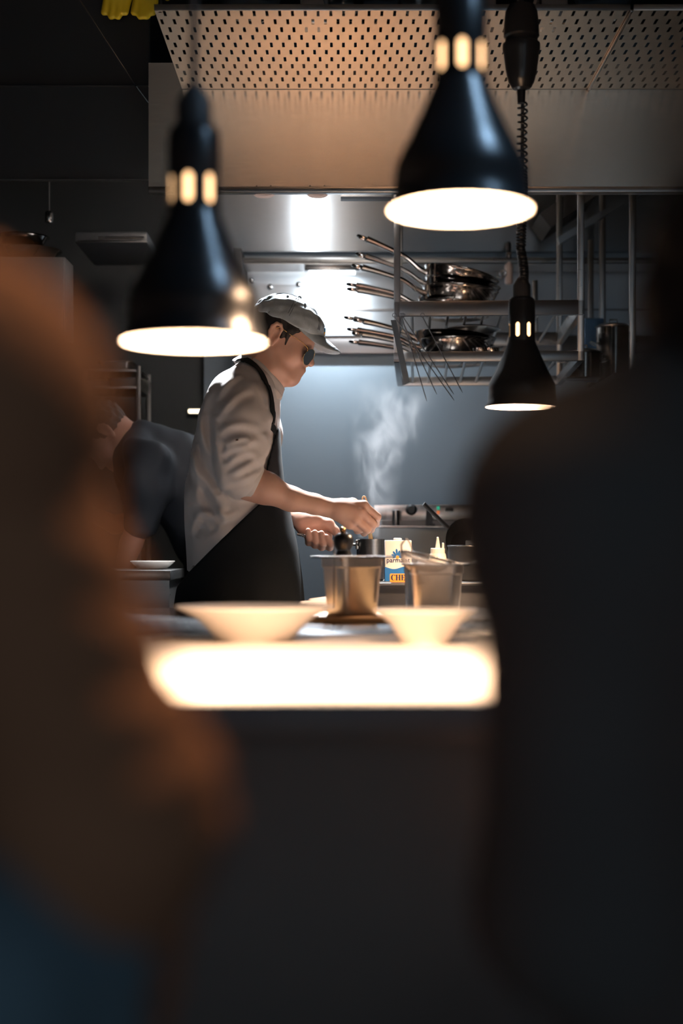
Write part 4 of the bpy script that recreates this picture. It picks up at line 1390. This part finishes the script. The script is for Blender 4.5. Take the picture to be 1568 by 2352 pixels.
# rolled cuffs
def cuff(a, b, r0, r1):
    a, b = Vector(a), Vector(b)
    m = MB()
    ring = [a, a + (b - a) * .08, a + (b - a) * .5, b - (b - a) * .06, b, b - (b - a) * .04, a + (b - a) * .3]
    m.tube(ring, [r0 - .004, r0 + .001, (r0 + r1) / 2 + .002, r1 + .001, r1 - .001, r1 - .005, r0 - .010], 40)
    m.build('cuff', M['shirt'], so)
cuff(W(556, 1096, 3.924), W(590, 1112, 3.930), .052, .0470)
# collar
cc = W(597, 862, DC)
dirv = (W(647, 906, DC) - W(549, 820, DC)).normalized()
upv = Vector((-dirv.z, 0, dirv.x))
if upv.z < 0: upv = -upv
rings = []
for off, gr in ((-.020, .010), (.008, .002), (.022, -.004), (.026, -.003), (.022, .004), (.006, .009), (-.014, .016), (-.020, .016)):
    rg = []
    for i in range(56):
        t = 2 * PI * i / 56
        fr2 = max(0, math.cos(t))
        rg.append(cc + dirv * ((.069 + gr) * math.cos(t) + .004 * fr2) + Vector((0, (.066 + gr) * math.sin(t), 0)) + upv * (off * (1 - .25 * fr2)))
    rings.append(rg)
MB().loft(rings + [rings[0]], False, False).build('collar', M['shirt'], so, smooth=60)
tp = W(640, 900, 4.05)
MB().loft([[W(628, 888, 4.05), W(642, 902, 4.05), W(649, 911, 4.06), W(636, 918, 4.06)], [W(628, 888, 4.11), W(642, 902, 4.11), W(647, 909, 4.10), W(636, 918, 4.10)]]).build('collar_point', M['shirt'], so, smooth=30)

# ------------------------------------------------------------------ apron
rows = [(1140, 424, 652, .180), (1200, 424, 663, .182), (1250, 424, 675, .186), (1312, 422, 684, .190), (1390, 408, 693, .200), (1500, 402, 704, .205), (1620, 402, 710, .205), (1760, 404, 714, .205)]
ap = Body()
ap.slices(*torso(rows, .010), k=.01)
A, B = W(592, 1160, 3.95), W(446, 1300, 3.95)
dd = (A - B).normalized()
ap.slab(Vector((-dd.z, 0, dd.x)) if dd.x > 0 else Vector((dd.z, 0, -dd.x)), A, .004)
ap2 = ap
def fold_apron(P, lo=None, hi=None):
    v = Body.field(ap2, P, lo, hi)
    return v + .004 * np.sin(P[..., 0] * 70 + 1.5 * np.sin(P[..., 2] * 9)) * np.clip((1.02 - P[..., 2]) * 3, 0, 1)
ap.field = fold_apron
apo = ap.build('apron', .005, M['apron'], person)
bib = Body()
rows2 = [r for r in TOR if 990 < r[0] < 1210]
bib.slices(*torso([(985, 451, 638, .203)] + rows2, .007), k=.01)
bib.slab((-.94, 0, .20), W(628, 1005, 3.98), .004)
bib.build('bib', .004, M['apron'], apo)
# neck strap, laid on the cloth
def ribbon(pts, wd, name, m, parent, field, lift=.003):
    sp = spline(pts, 6)
    n = len(sp)
    out = []
    for p in sp:
        q = Vector(p)
        for _ in range(12):
            e = 1e-3
            P = np.array([q, q + Vector((e, 0, 0)), q + Vector((0, e, 0)), q + Vector((0, 0, e))])
            v = field(P)
            gr = Vector((v[1] - v[0], v[2] - v[0], v[3] - v[0])) / e
            if gr.length < 1e-6: break
            gr.normalize()
            q = q - gr * float(np.clip(v[0], -.02, .02)) * .8
        out.append((q + gr * lift, gr))
    rg = []
    for i in range(n):
        t = (out[min(i + 1, n - 1)][0] - out[max(i - 1, 0)][0]).normalized()
        b_ = t.cross(out[i][1]).normalized()
        p, g_ = out[i]
        rg.append([p - b_ * wd / 2 - g_ * .001, p + b_ * wd / 2 - g_ * .001, p + b_ * wd / 2 + g_ * .002, p - b_ * wd / 2 + g_ * .002])
    return MB().loft(rg).build(name, m, parent, smooth=60)
sp3 = [(500, 92), (556, 84), (612, 132), (660, 190), (694, 262), (722, 360), (742, 470), (760, 600)]
pts = []
for u, v in sp3:
    px, py = C3(u, v)
    pts.append(SHB.hit(px, py, 3.7, 4.3))
ribbon(pts, .021, 'neck_strap', M['apron'], apo, shirt.field, .005)
MB().tube([W(452, 1296, 4.0), W(446, 1306, 3.98), W(442, 1322, 3.98), W(438, 1336, 3.985)], [.008, .011, .009, .004], 10, flat=(1, .4)).build('shirt_tail', M['shirt'], so)

# trousers and shoes
tr = Body()
for s, fx in ((-1, .02), (1, -.10)):
    tr.cone((bx, DC + s * .085, hipz - .02), (bx + .02 + fx * .4, DC + s * .10, .50), .102, .078, .03)
    tr.cone((bx + .02 + fx * .4, DC + s * .10, .50), (bx - .02 + fx, DC + s * .11, .07), .078, .062, .02)
tr.build('trousers', .008, M['trousers'], person)
for s, fx in ((-1, .02), (1, -.10)):
    b = Body()
    b.cone((bx - .03 + fx, DC + s * .11, .045), (bx + .15 + fx, DC + s * .115, .042), .045, .036, .02)
    b.cone((bx - .02 + fx, DC + s * .11, .05), (bx - .02 + fx, DC + s * .11, .10), .045, .042, .02)
    b.slab((0, 0, -1), (0, 0, .001))
    b.build('shoe', .006, M['shoe'], person)

# ------------------------------------------------------------------ hair, cap, glasses
hair = Body()
hair.ell((.000, 0, .032), (.097, .0795, .090), .005, fr=HEAD)
for s in (-1, 1):
    hair.ell((-.002, s * .085, -.004), (.0165, .020, .034), .006, 's', fr=HEAD)
hair.slab(HEAD.to_3x3() @ Vector((1, 0, -.9)), HEAD @ Vector((.054, 0, .034)), .004)
hair.slab(HEAD.to_3x3() @ Vector((.45, 0, -1)), HEAD @ Vector((-.05, 0, -.034)), .008)
hair.slab(HEAD.to_3x3() @ Vector((0, 0, 1)), HEAD @ Vector((0, 0, .070)), .006)
for s in (-1, 1):
    hair.cone((.030, s * .0685, .030), (.035, s * .066, -.012), .0085, .0022, .008, fr=HEAD)
def hairy(P, lo=None, hi=None):
    return Body.field(hair, P, lo, hi) + .0007 * np.sin(P[..., 0] * 420 + 3 * np.sin(P[..., 2] * 60)) + .0006 * np.sin(P[..., 1] * 380 + P[..., 2] * 120)
hair.field = hairy
hair.build('hair', .0026, M['hair'], person)

HL = lambda v: HEAD @ Vector(v)
capb = Body()
capb.ell((.008, 0, .046), (.103, .0855, .083), .004, fr=HEAD)
capb.ell((.045, 0, .060), (.068, .076, .052), .02, fr=HEAD)
capb.ell((.008, 0, .040), (.0985, .081, .079), .003, 's', fr=HEAD)
cn = HEAD.to_3x3() @ Vector((.02, 0, -1))
capb.slab(cn, HL((0, 0, .043)), .003)
def capf(P, lo=None, hi=None):
    v = Body.field(capb, P, lo, hi)
    return v + .0007 * np.sin(P[..., 0] * 150 + 2 * np.sin(P[..., 2] * 90)) + .0006 * np.sin(P[..., 2] * 210 + P[..., 1] * 120)
capb.field = capf
cap = capb.build('cap', .0027, M['denim'], person)
# six seams, button, eyelets, visor, front badge
def cap_pt(v):
    q = HL(v)
    for _ in range(14):
        e = 1e-3
        P = np.array([q, q + Vector((e, 0, 0)), q + Vector((0, e, 0)), q + Vector((0, 0, e))])
        f_ = np.minimum(9, Body.field(capo, P))
        gr = Vector((f_[1] - f_[0], f_[2] - f_[0], f_[3] - f_[0])).normalized()
        q = q - gr * float(np.clip(f_[0], -.03, .03))
    return q, gr
capo = Body()
capo.ell((.008, 0, .046), (.103, .0855, .083), .004, fr=HEAD)
capo.ell((.045, 0, .060), (.068, .076, .052), .02, fr=HEAD)
for k in range(6):
    a = PI / 6 + k * PI / 3
    m = MB()
    for o_ in (-.0035, .0035):
        pts = []
        for i in range(15):
            t = .06 + 1.33 * i / 14
            dv = Vector((.008 + math.cos(a) * .12 * math.sin(t) - math.sin(a) * o_, math.sin(a) * .12 * math.sin(t) + math.cos(a) * o_, .046 + .12 * math.cos(t)))
            q, g = cap_pt(dv)
            if (HEAD.inverted() @ q).z > .046:
                pts.append(q + g * .0004)
        if len(pts) > 2: m.tube(pts, .00085, 6)
    if m.v: m.build('seam_stitching', M['thread'], cap)
q, g = cap_pt((.010, 0, .16))
MB().ball(q + g * .001, .0062, 10).build('button', M['denim'], cap)
for k in range(6):
    a = k * PI / 3
    q, g = cap_pt((.008 + math.cos(a) * .058, math.sin(a) * .058, .13))
    u = g.orthogonal().normalized(); v2 = g.cross(u)
    MB().tube([q + g * .0006 + (u * math.cos(t) + v2 * math.sin(t)) * .0026 for t in [2 * PI * i / 14 for i in range(14)]], .0011, 6, True).build('eyelet', M['thread'], cap)
vs = []
NU, NV = 33, 12
rows = []
for j in range(NV):
    v = j / (NV - 1)
    rows.append([])
    for i in range(NU):
        u = -1 + 2 * i / (NU - 1)
        th = u * 1.12
        r0 = Vector((.008 + .100 * math.cos(th), .083 * math.sin(th), 0))
        ln = .069 * (1 - abs(u) ** 3.2)
        x = r0.x + ln * v
        y = r0.y * (1 - .08 * v)
        q = v * (1 - abs(u) ** 4)
        z = .059 - u * u * (.016 + .036 * q) - .012 * q * (1 - u * u * .6) - .008 * q * q
        rows[-1].append(HL((x, y, z)))
m = MB()
m._add([p for r in rows for p in r], [(j * NU + i, j * NU + i + 1, (j + 1) * NU + i + 1, (j + 1) * NU + i) for j in range(NV - 1) for i in range(NU - 1)])
vis = m.build('visor', M['denim'], cap, smooth=180)
s = vis.modifiers.new('thickness', 'SOLIDIFY'); s.thickness = .0035; s.offset = 0
for j in (9, 10):
    MB().tube([p + HEAD.to_3x3() @ Vector((0, 0, .0021)) for p in rows[j][3:-3]], .0007, 5).build('visor_stitching', M['thread'], vis)
def badge(name, mt, c0, rr_, lift):
    q, g = cap_pt(c0)
    u = g.cross(Vector((0, 1, 0))).normalized(); v2 = Vector((0, 1, 0))
    MB().loft([[q + g * l + u * math.cos(t) * rr_[0] + v2 * math.sin(t) * rr_[1] for t in [2 * PI * i / 24 for i in range(24)]] for l in (-.003, lift)]).build(name, M[mt], cap)
badge('badge', 'emblem_b', (.15, 0, .090), (.012, .019), .0016)
badge('badge_stripe', 'emblem_o', (.152, -.004, .078), (.006, .017), .0018)

gl = MB()
for s in (-1, 1):
    gl.tube([HL((-.006, s * .081, .016)), HL((.004, s * .0795, .024)), HL((.035, s * .075, .018)), HL((.074, s * .066, .014)), HL((.094, s * .0595, .006)), HL((.097, s * .056, -.002))], .0010, 8)
    ring = []
    for i in range(36):
        t = 2 * PI * i / 36
        ring.append(HL((.1150 - .020 * (abs(.033 + .026 * math.cos(t)) / .055) ** 1.5 - (.010 * math.sin(t) * -.2), s * (.033 + .026 * math.cos(t)), -.012 + .0235 * math.sin(t))))
    gl.tube(ring, .0011, 8, True)
gl.tube([HL((.1135, -.009, -.002)), HL((.1145, 0, .001)), HL((.1135, .009, -.002))], .0010, 8)
glo = gl.build('glasses', M['gold'], person)
for s in (-1, 1):
    ring, ring2 = [], []
    for i in range(36):
        t = 2 * PI * i / 36
        x = .1150 - .020 * (abs(.033 + .0252 * math.cos(t)) / .055) ** 1.5 - (.010 * math.sin(t) * -.2)
        ring.append(HL((x - .0006, s * (.033 + .0252 * math.cos(t)), -.012 + .0228 * math.sin(t))))
        ring2.append(HL((x + .0008, s * (.033 + .025 * math.cos(t)), -.012 + .0226 * math.sin(t))))
    MB().loft([ring, ring2]).build('lens', M['lens'], glo, smooth=30)
# eyebrows
for s in (-1, 1):
    MB().tube([HL((.094, s * .012, .022)), HL((.0945, s * .026, .027)), HL((.085, s * .044, .023))], [.0022, .003, .0015], 8).build('eyebrow', M['hair'], person)
# ================================================================== the second cook, stooping
D2 = 5.02
P2 = lambda px, py, dy=0: W(px, py, D2 + dy)
e0 = P2(251, 995); e0.y = D2
fx = Vector((-.42, 0, -.905)).normalized()          # the way the face looks
up2 = Vector((-.905, 0, .42)).normalized()
sd2 = up2.cross(fx)
HEAD2 = Matrix(((fx.x, sd2.x, up2.x, e0.x), (fx.y, sd2.y, up2.y, e0.y), (fx.z, sd2.z, up2.z, e0.z), (0, 0, 0, 1)))
b2 = Body()
head_parts(b2, HEAD2)
b2.cone(HEAD2 @ Vector((-.02, 0, -.03)), P2(330, 1040), .052, .066, .03)
b2.cone(P2(345, 1060), P2(450, 1120), .11, .12, .05)
b2.cone(P2(450, 1120), P2(500, 1240), .12, .12, .05)
hz = P2(0, 1240).z
hx = P2(500, 0).x
for s in (-1, 1):
    b2.cone((hx, D2 + s * .09, hz), (hx - .03, D2 + s * .11, .5), .085, .06, .03)
    b2.cone((hx - .03, D2 + s * .11, .5), (hx + .02, D2 + s * .11, .08), .055, .04, .02)
    b2.cone((hx + .02, D2 + s * .11, .045), (hx - .12, D2 + s * .115, .04), .035, .028, .02)
    sh2 = P2(345, 1070, s * .16)
    b2.chain([sh2, P2(322, 1190, s * .19)], [.05, .042], .02)
fa = [P2(322, 1195, -.19), P2(300, 1250, -.20), P2(278, 1320, -.22)]
b2.chain(fa, [.040, .036, .028], .012)
hw = fa[-1]
b2.chain([hw, P2(268, 1345, -.22)], [.026, .024], .012)
for i in range(4):
    a = P2(262 + i * 6, 1352, -.245 + i * .012)
    b2.chain([a, a + Vector((-.012, -.003, -.028)), a + Vector((-.026, .004, -.040))], [.0105, .0095, .008], .005)
b2.chain([P2(276, 1340, -.21), P2(283, 1362, -.225), P2(276, 1378, -.235)], [.014, .011, .009], .006)
fb = [P2(322, 1195, .19), P2(262, 1205, .16), P2(205, 1180, .06)]
b2.chain(fb, [.038, .032, .027], .012)
for i in range(4):
    a = fb[-1] + Vector((-.018, -.03 + i * .018, .004))
    b2.chain([fb[-1], a, a + Vector((-.035, -.01, -.012)), a + Vector((-.05, -.02, -.036))], [.018, .0105, .0095, .008], .006)
b2.chain([fb[-1], fb[-1] + Vector((-.02, -.04, -.01)), fb[-1] + Vector((-.045, -.05, -.02))], [.018, .012, .009], .006)
person2 = b2.build('person', .0042, M['skin_b'], loc=(hx, D2, 0))
tag(person2, 'person in a dark navy shirt stooping over a counter, head down, in the dim left', 'person')
s2 = Body()
s2.ell(P2(332, 1050), (.085, .18, .105), .03)
s2.cone(P2(322, 1022), P2(340, 1055), .072, .10, .03)
s2.cone(P2(350, 1075), P2(445, 1120), .135, .150, .05)
s2.cone(P2(400, 1085), P2(470, 1150), .14, .145, .05)
s2.cone(P2(455, 1140), P2(500, 1250), .148, .14, .05)
for s in (-1, 1):
    s2.chain([P2(348, 1066, s * .15), P2(335, 1130, s * .18), P2(320, 1205, s * .19)], [.080, .072, .060], .03)
wv2 = [(NZ.normal(size=3) * f, NZ.uniform(0, 6.28), a) for f, a in ((18, .003), (28, .0022), (45, .001)) for _ in range(3)]
def wr2(P, lo=None, hi=None):
    v = Body.field(s2, P, lo, hi)
    for kv, ph, a in wv2:
        v = v + a * np.sin(P @ kv + ph)
    return v
s2.field = wr2
shirt2 = s2.build('shirt', .006, M['navy'], person2)
c0 = P2(306, 1012)
axis = (P2(330, 1035) - P2(262, 985)).normalized()
u2 = Vector((0, 1, 0)); v2_ = axis.cross(u2).normalized()
rg = []
for l, r in ((-.004, .058), (-.006, .061), (.012, .068), (.032, .076), (.034, .073), (.010, .064)):
    rg.append([c0 + axis * l + u2 * math.cos(2 * PI * i / 40) * r + v2_ * math.sin(2 * PI * i / 40) * r for i in range(40)])
MB().loft(rg + [rg[0]], False, False).build('collar', M['navy'], shirt2, smooth=60)
h2 = Body()
h2.ell((.000, 0, .034), (.100, .081, .093), .005, fr=HEAD2)
for s in (-1, 1):
    h2.ell((-.002, s * .087, -.004), (.020, .022, .036), .006, 's', fr=HEAD2)
R3 = HEAD2.to_3x3()
h2.slab(R3 @ Vector((1, 0, -.55)), HEAD2 @ Vector((.048, 0, .04)), .008)
h2.slab(R3 @ Vector((.45, 0, -1)), HEAD2 @ Vector((-.05, 0, -.040)), .008)
def hairy2(P, lo=None, hi=None):
    return Body.field(h2, P, lo, hi) + .002 * np.sin(P[..., 0] * 260 + 3 * np.sin(P[..., 2] * 70)) + .002 * np.sin(P[..., 1] * 240 + P[..., 2] * 160)
h2.field = hairy2
h2.build('hair', .0035, M['hair'], person2)
t2 = Body()
for s in (-1, 1):
    t2.cone((hx, D2 + s * .085, hz + .02), (hx - .03, D2 + s * .11, .5), .105, .078, .03)
    t2.cone((hx - .03, D2 + s * .11, .5), (hx + .02, D2 + s * .11, .06), .078, .06, .02)
t2.build('trousers', .009, M['trousers'], person2)
for s in (-1, 1):
    b = Body()
    b.cone((hx + .03, D2 + s * .11, .042), (hx - .15, D2 + s * .115, .040), .044, .034, .02)
    b.slab((0, 0, -1), (0, 0, .001))
    b.build('shoe', .007, M['shoe'], person2)


# ================================================================== guests close to the camera
def guest(label, d, S, neck, shoulder, elbow, hand, tcx_, skinm, top, sleeve, rs, hairlen, far=.22, torso_r=.15):
    """a seated guest's back and near arm; pixel positions are for depth d"""
    P = lambda q, dy=0: W(q[0], q[1], d + dy)
    B = Body()
    ht = P(S)
    HM = Matrix.Translation(ht) @ Matrix.Rotation(math.radians(90), 4, 'Z') @ Matrix.Rotation(math.radians(22), 4, 'Y')
    head_parts(B, HM, .012)
    nk = P(neck, .02)
    B.cone(HM @ Vector((-.02, 0, -.03)), nk, .052, .062, .03)
    cx_ = P((tcx_, 0)).x
    pel = Vector((cx_, d + .02, .55))
    B.cone((nk.x, nk.y, nk.z - .08), pel, torso_r - .03, torso_r - .03, .05)
    sh_, el_, ha_ = P(shoulder), P(elbow), Vector(hand)
    s = 1 if sh_.x < cx_ else -1
    osx = 2 * cx_ - sh_.x
    B.chain([sh_, el_, ha_], [rs[0] - .015, rs[1] - .012, .030], .02)
    oe = Vector((2 * cx_ - el_.x, el_.y + .03, el_.z))
    oh = Vector((2 * cx_ - ha_.x, ha_.y, ha_.z))
    B.chain([Vector((osx, sh_.y, sh_.z)), oe, oh], [rs[0] - .015, rs[1] - .012, .030], .02)
    B.cone((sh_.x, sh_.y, sh_.z), (osx, sh_.y, sh_.z), .05, .05, .05)
    for h_ in (ha_, oh):
        B.cone(h_, h_ + Vector((0, .06, -.005)), .026, .024, .012)
        for i in range(4):
            a = h_ + Vector((-.027 + .018 * i, .09, 0))
            B.chain([h_ + Vector((-.02 + .013 * i, .06, -.004)), a, a + Vector((0, .032, -.012)), a + Vector((0, .045, -.03))], [.012, .0095, .009, .0075], .006)
        t_ = -1 if h_.x > cx_ else 1
        B.chain([h_ + Vector((.018 * t_, .015, 0)), h_ + Vector((.045 * t_, .05, -.006)), h_ + Vector((.040 * t_, .085, -.014))], [.016, .012, .009], .008)
    for q in (-1, 1):
        kn = Vector((cx_ + q * .10, d + .40, .47))
        B.chain([pel + Vector((q * .09, 0, -.02)), kn, Vector((cx_ + q * .10, d + .36, .13))], [.085, .062, .042], .03)
        B.cone((cx_ + q * .10, d + .36, .10), (cx_ + q * .11, d + .50, .07), .036, .028, .02)
    o = B.build('person', .0065, skinm, loc=(cx_, d, 0))
    tag(o, label, 'person')
    T = Body()
    T.cone((nk.x, nk.y + .0, nk.z - .10), (cx_, d + .02, .60), torso_r, torso_r, .05)
    T.cone(nk + Vector((0, 0, -.055)), nk + Vector((0, 0, -.12)), .062, .10, .04)
    for x_ in (sh_.x, osx):
        T.cone((x_, sh_.y, sh_.z), (cx_ + (x_ - cx_) * .12, sh_.y + .02, nk.z + .028), rs[0] + .002, .058, .02)
    T.cone((sh_.x, sh_.y, sh_.z - .02), (osx, sh_.y, sh_.z - .02), .062, .062, .05)
    return o, T, (P, nk, cx_, pel, sh_, el_, ha_, osx, oe, oh, HM)


def finish_guest(o, T, K, rs, top, sleeve, hair_low, same):
    P, nk, cx_, pel, sh_, el_, ha_, osx, oe, oh, HM = K
    S_ = T if same else Body()
    for a, b_, c_ in ((sh_, el_, ha_), (Vector((osx, sh_.y, sh_.z)), oe, oh)):
        S_.chain([a, b_, b_ + (c_ - b_) * .92], [rs[0], rs[1], .040], .03)
    if not same:
        S_.cone(sh_, Vector((sh_.x * .6 + cx_ * .4, sh_.y, sh_.z + .01)), rs[0], .06, .03)
        S_.cone(Vector((osx, sh_.y, sh_.z)), Vector((osx * .6 + cx_ * .4, sh_.y, sh_.z + .01)), rs[0], .06, .03)
        def soft(Q, lo=None, hi=None):
            return Body.field(S_, Q, lo, hi) + .0016 * np.sin(Q[..., 2] * 210 + 2 * np.sin(Q[..., 0] * 60))
        S_.field = soft
        S_.build('sweater', .0055, M[sleeve], o)
    T.build('jumper' if not same else 'jacket', .0065, M[sleeve], o)
    if not same:
        V = Body()
        y0 = o.location.y + .02
        ring = [Vector((cx_ + math.cos(2 * PI * i / 12) * .135, y0 + math.sin(2 * PI * i / 12) * .115, .905 + .012 * math.sin(i * 2.1))) for i in range(13)]
        V.chain(ring, [.045 + .008 * math.sin(i * 1.7) for i in range(13)], .03)
        V.chain([p + Vector((0, 0, -.07)) for p in ring], [.040] * 13, .04)
        V.chain([Vector((cx_ + .10, y0 - .10, .88)), Vector((cx_ + .13, y0 - .13, .80)), Vector((cx_ + .12, y0 - .13, .70))], [.035, .032, .028], .03)
        V.build('tied_jacket', .0065, M[top], o)
    hb = Body()
    hb.ell((-.004, 0, .030), (.104, .097, .100), .005, fr=HM)
    hb.cone((-.045, 0, .0), (-.062, 0, -hair_low), .062, .045, .03, fr=HM)
    R4 = HM.to_3x3()
    hb.slab(R4 @ Vector((1, 0, -.5)), HM @ Vector((.055, 0, .04)), .01)
    def hr(Q, lo=None, hi=None):
        return Body.field(hb, Q, lo, hi) + .002 * np.sin(Q[..., 0] * 300 + 4 * np.sin(Q[..., 2] * 30))
    hb.field = hr
    hb.build('hair', .006, M['hair_matte'], o)
    tq = Body()
    for q in (-1, 1):
        kn = Vector((cx_ + q * .10, o.location.y + .40, .47))
        tq.chain([pel + Vector((q * .09, 0, -.03)), kn, Vector((cx_ + q * .10, o.location.y + .36, .13))], [.098, .076, .055], .03)
    tq.build('trousers', .010, M['trousers'], o)


def stool(x, y, label):
    r = empty('stool', (x, y, 0), label, 'stool')
    MB().lathe([(.001, .37), (.16, .37), (.175, .385), (.17, .405), (.001, .41)], 40, cap0=True, cap1=True).build('seat', M['black_mat'], r, world=False)
    for i in range(4):
        a = PI / 4 + i * PI / 2
        MB().tube([(.11 * math.cos(a), .11 * math.sin(a), .372), (.19 * math.cos(a), .19 * math.sin(a), 0)], .013, 10).build('leg', M['black_mat'], r, world=False)


# left: brown sleeve, dark vest
g_rs = (.050, .046)
o, T, K = guest('person blurred at the left edge, brown knitted sleeve, a blue jacket tied at the waist', .62, (-640, 330), (-640, 640), (-115, 900), (235, 1860), (-.155, .86, .72),
                -700, M['skin'], 'blue_vest', 'brown_knit', g_rs, .1, torso_r=.105)
finish_guest(o, T, K, g_rs, 'blue_vest', 'brown_knit', .09, False)
# right: dark jacket
g_rs2 = (.057, .058)
o, T, K = guest('person blurred at the right, seated in a dark jacket, back turned', .86, (1860, 790), (1790, 1000), (1338, 1160), (1335, 2080), (.20, 1.10, .76),
                1790, M['skin'], 'dark_jacket', 'dark_jacket', g_rs2, .1, torso_r=.125)
finish_guest(o, T, K, g_rs2, 'dark_jacket', 'dark_jacket', .05, True)
for px, d in ((-700, .62), (1790, .86)):
    x = W(px, 0, d).x
    stool(x, d + .02, 'round black stool under the %s guest' % ('left' if px < 0 else 'right'))

# ================================================================== steam
sb = MB().box((-.09, -.12, 0), (.20, .16, .46))
p = Vector((SP.x, 4.12, pt + .004))
steam = sb.build('steam', bpy.data.materials.new('steam'), loc=None)
steam.location = p
tag(steam, 'thin white steam rising and drifting right from the saucepan', 'steam', kind='stuff')
mt = steam.data.materials[0]
mt.use_nodes = True
nt = mt.node_tree
nt.nodes.clear()
out = nt.nodes.new('ShaderNodeOutputMaterial')
vol = nt.nodes.new('ShaderNodeVolumePrincipled')
vol.inputs['Color'].default_value = (.95, .97, 1, 1)
vol.inputs['Anisotropy'].default_value = .1
tc = nt.nodes.new('ShaderNodeTexCoord')
def math_(op, a, b=None, clamp=False):
    n = nt.nodes.new('ShaderNodeMath'); n.operation = op; n.use_clamp = clamp
    for i, q in enumerate((a, b)):
        if q is None: continue
        if isinstance(q, (int, float)): n.inputs[i].default_value = q
        else: nt.links.new(q, n.inputs[i])
    return n.outputs[0]
sx_n = nt.nodes.new('ShaderNodeSeparateXYZ'); nt.links.new(tc.outputs['Object'], sx_n.inputs[0])
X, Y, Z = sx_n.outputs
nz = nt.nodes.new('ShaderNodeTexNoise'); nz.inputs['Scale'].default_value = 13; nz.inputs['Detail'].default_value = 5; nz.inputs['Distortion'].default_value = 1.1
mp = nt.nodes.new('ShaderNodeMapping'); mp.inputs['Scale'].default_value = (1.2, 1, .6)
nt.links.new(tc.outputs['Object'], mp.inputs[0]); nt.links.new(mp.outputs[0], nz.inputs['Vector'])
cxs = math_('MULTIPLY', Z, .17)                      # the plume drifts to the right as it climbs
dx = math_('SUBTRACT', X, cxs)
rad = math_('ADD', math_('MULTIPLY', Z, .24), .038)
r2 = math_('DIVIDE', math_('SQRT', math_('ADD', math_('MULTIPLY', dx, dx), math_('MULTIPLY', Y, Y))), rad)
core = math_('SUBTRACT', 1.0, r2, True)
fade = math_('SUBTRACT', 1.0, math_('DIVIDE', Z, .44), True)
nn = math_('MULTIPLY', math_('SUBTRACT', nz.outputs['Fac'], .46, True), 6.0, False)
den = math_('MULTIPLY', math_('MULTIPLY', core, fade), nn)
STEAM = math_('MULTIPLY', den, 15.0)
nt.links.new(STEAM, vol.inputs['Density'])
nt.links.new(vol.outputs[0], out.inputs['Volume'])

# ================================================================== light, camera, world
def area(name, loc, size, power, col, rot, sy=None, spread=None):
    L = bpy.data.lights.new(name, 'AREA')
    L.energy, L.color, L.size = power, col, size
    if sy:
        L.shape = 'RECTANGLE'; L.size_y = sy
    if spread: L.spread = math.radians(spread)
    o = bpy.data.objects.new(name, L)
    COL.objects.link(o)
    o.location = loc
    o.rotation_euler = rot
    return o


L_ = area('hood_lamp', lamp_c - Vector((0, 0, .036)), .10, 85, (.92, .96, 1.0), (0, 0, 0), .13, 78)
L_.rotation_euler = (Vector((-.27, 4.02, 1.55)) - L_.location).to_track_quat('-Z', 'Y').to_euler()
L_ = area('panel_streak_light', (-.125, 4.95, 2.44), .035, .40, (.90, .96, 1.0), (0, 0, 0), .035, 70)  # extra light without a fitting, added to draw the streak on the rear panel
L_.rotation_euler = (Vector((-.12, 5.48, 2.28)) - L_.location).to_track_quat('-Z', 'Y').to_euler()
area('splash_tube', TUBE - Vector((0, 0, .020)), .17, 7.5, (.86, .94, 1.0), (math.radians(16), 0, 0), .02, 170)
L_ = area('sleeve_rim_light', (.12, .96, 1.78), .10, .40, (1.0, .55, .28), (0, 0, 0), .10, 44)  # unseen warm light added to edge the left guest's brown sleeve
L_.rotation_euler = (Vector((-.11, .62, 1.04)) - L_.location).to_track_quat('-Z', 'Y').to_euler()
for c_ in (c1, c2, c3):    # each heat lamp throws its beam straight down
    L_ = area('heat_lamp_beam', c_ + Vector((0, 0, .033)), .11, 15, (1.0, .66, .42), (0, 0, 0), None, 128)
    L_.data.shape = 'DISK'
L_ = area('shade_highlight_light', (1.10, 1.42, 2.95), .22, 1.5, (.42, .68, 1.0), (0, 0, 0), .5, 40)  # narrow blue light added only for the highlight on the first lamp's shade
L_.rotation_euler = (c1 + Vector((0, 0, .08)) - L_.location).to_track_quat('-Z', 'Y').to_euler()
# the dining room's cool side-window light, behind the camera and to the right
area('dining_room_side_window', (1.9, -1.6, 2.0), 1.0, 3.0, (.60, .80, 1.0), (math.radians(70), 0, math.radians(42)), 1.0)
area('low_fill_light', (0, -2.58, .80), 3.4, 12.0, (.74, .89, 1.0), (PI / 2, 0, 0), 1.2)  # broad unseen fill added behind the camera to lift the dark fronts

w = bpy.data.worlds.new('world')
scene.world = w
w.use_nodes = True
w.node_tree.nodes['Background'].inputs[0].default_value = (.74, .88, 1.0, 1)
w.node_tree.nodes['Background'].inputs[1].default_value = .02

cam = bpy.data.cameras.new('camera')
co = bpy.data.objects.new('camera', cam)
COL.objects.link(co)
co.location = (0, 0, CZ)
co.rotation_euler = (PI / 2, 0, 0)
cam.sensor_fit = 'VERTICAL'
cam.sensor_height = 36
cam.lens = F / 2352 * 36
cam.shift_y = (CY - 1176) / 2352
cam.clip_start = .02
cam.dof.use_dof = True
cam.dof.focus_distance = 4.1
cam.dof.aperture_fstop = cam.lens / 1000 / .028
cam.dof.aperture_blades = 0
scene.camera = co
vs_ = scene.view_settings
vs_.view_transform = 'Standard'
vs_.look = 'None'
vs_.exposure = 0
vs_.gamma = 1
vs_.use_curve_mapping = False
scene.cycles.use_denoising = True
scene.cycles.max_bounces = 6
scene.cycles.sample_clamp_indirect = 6
scene.cycles.volume_step_rate = 1.0
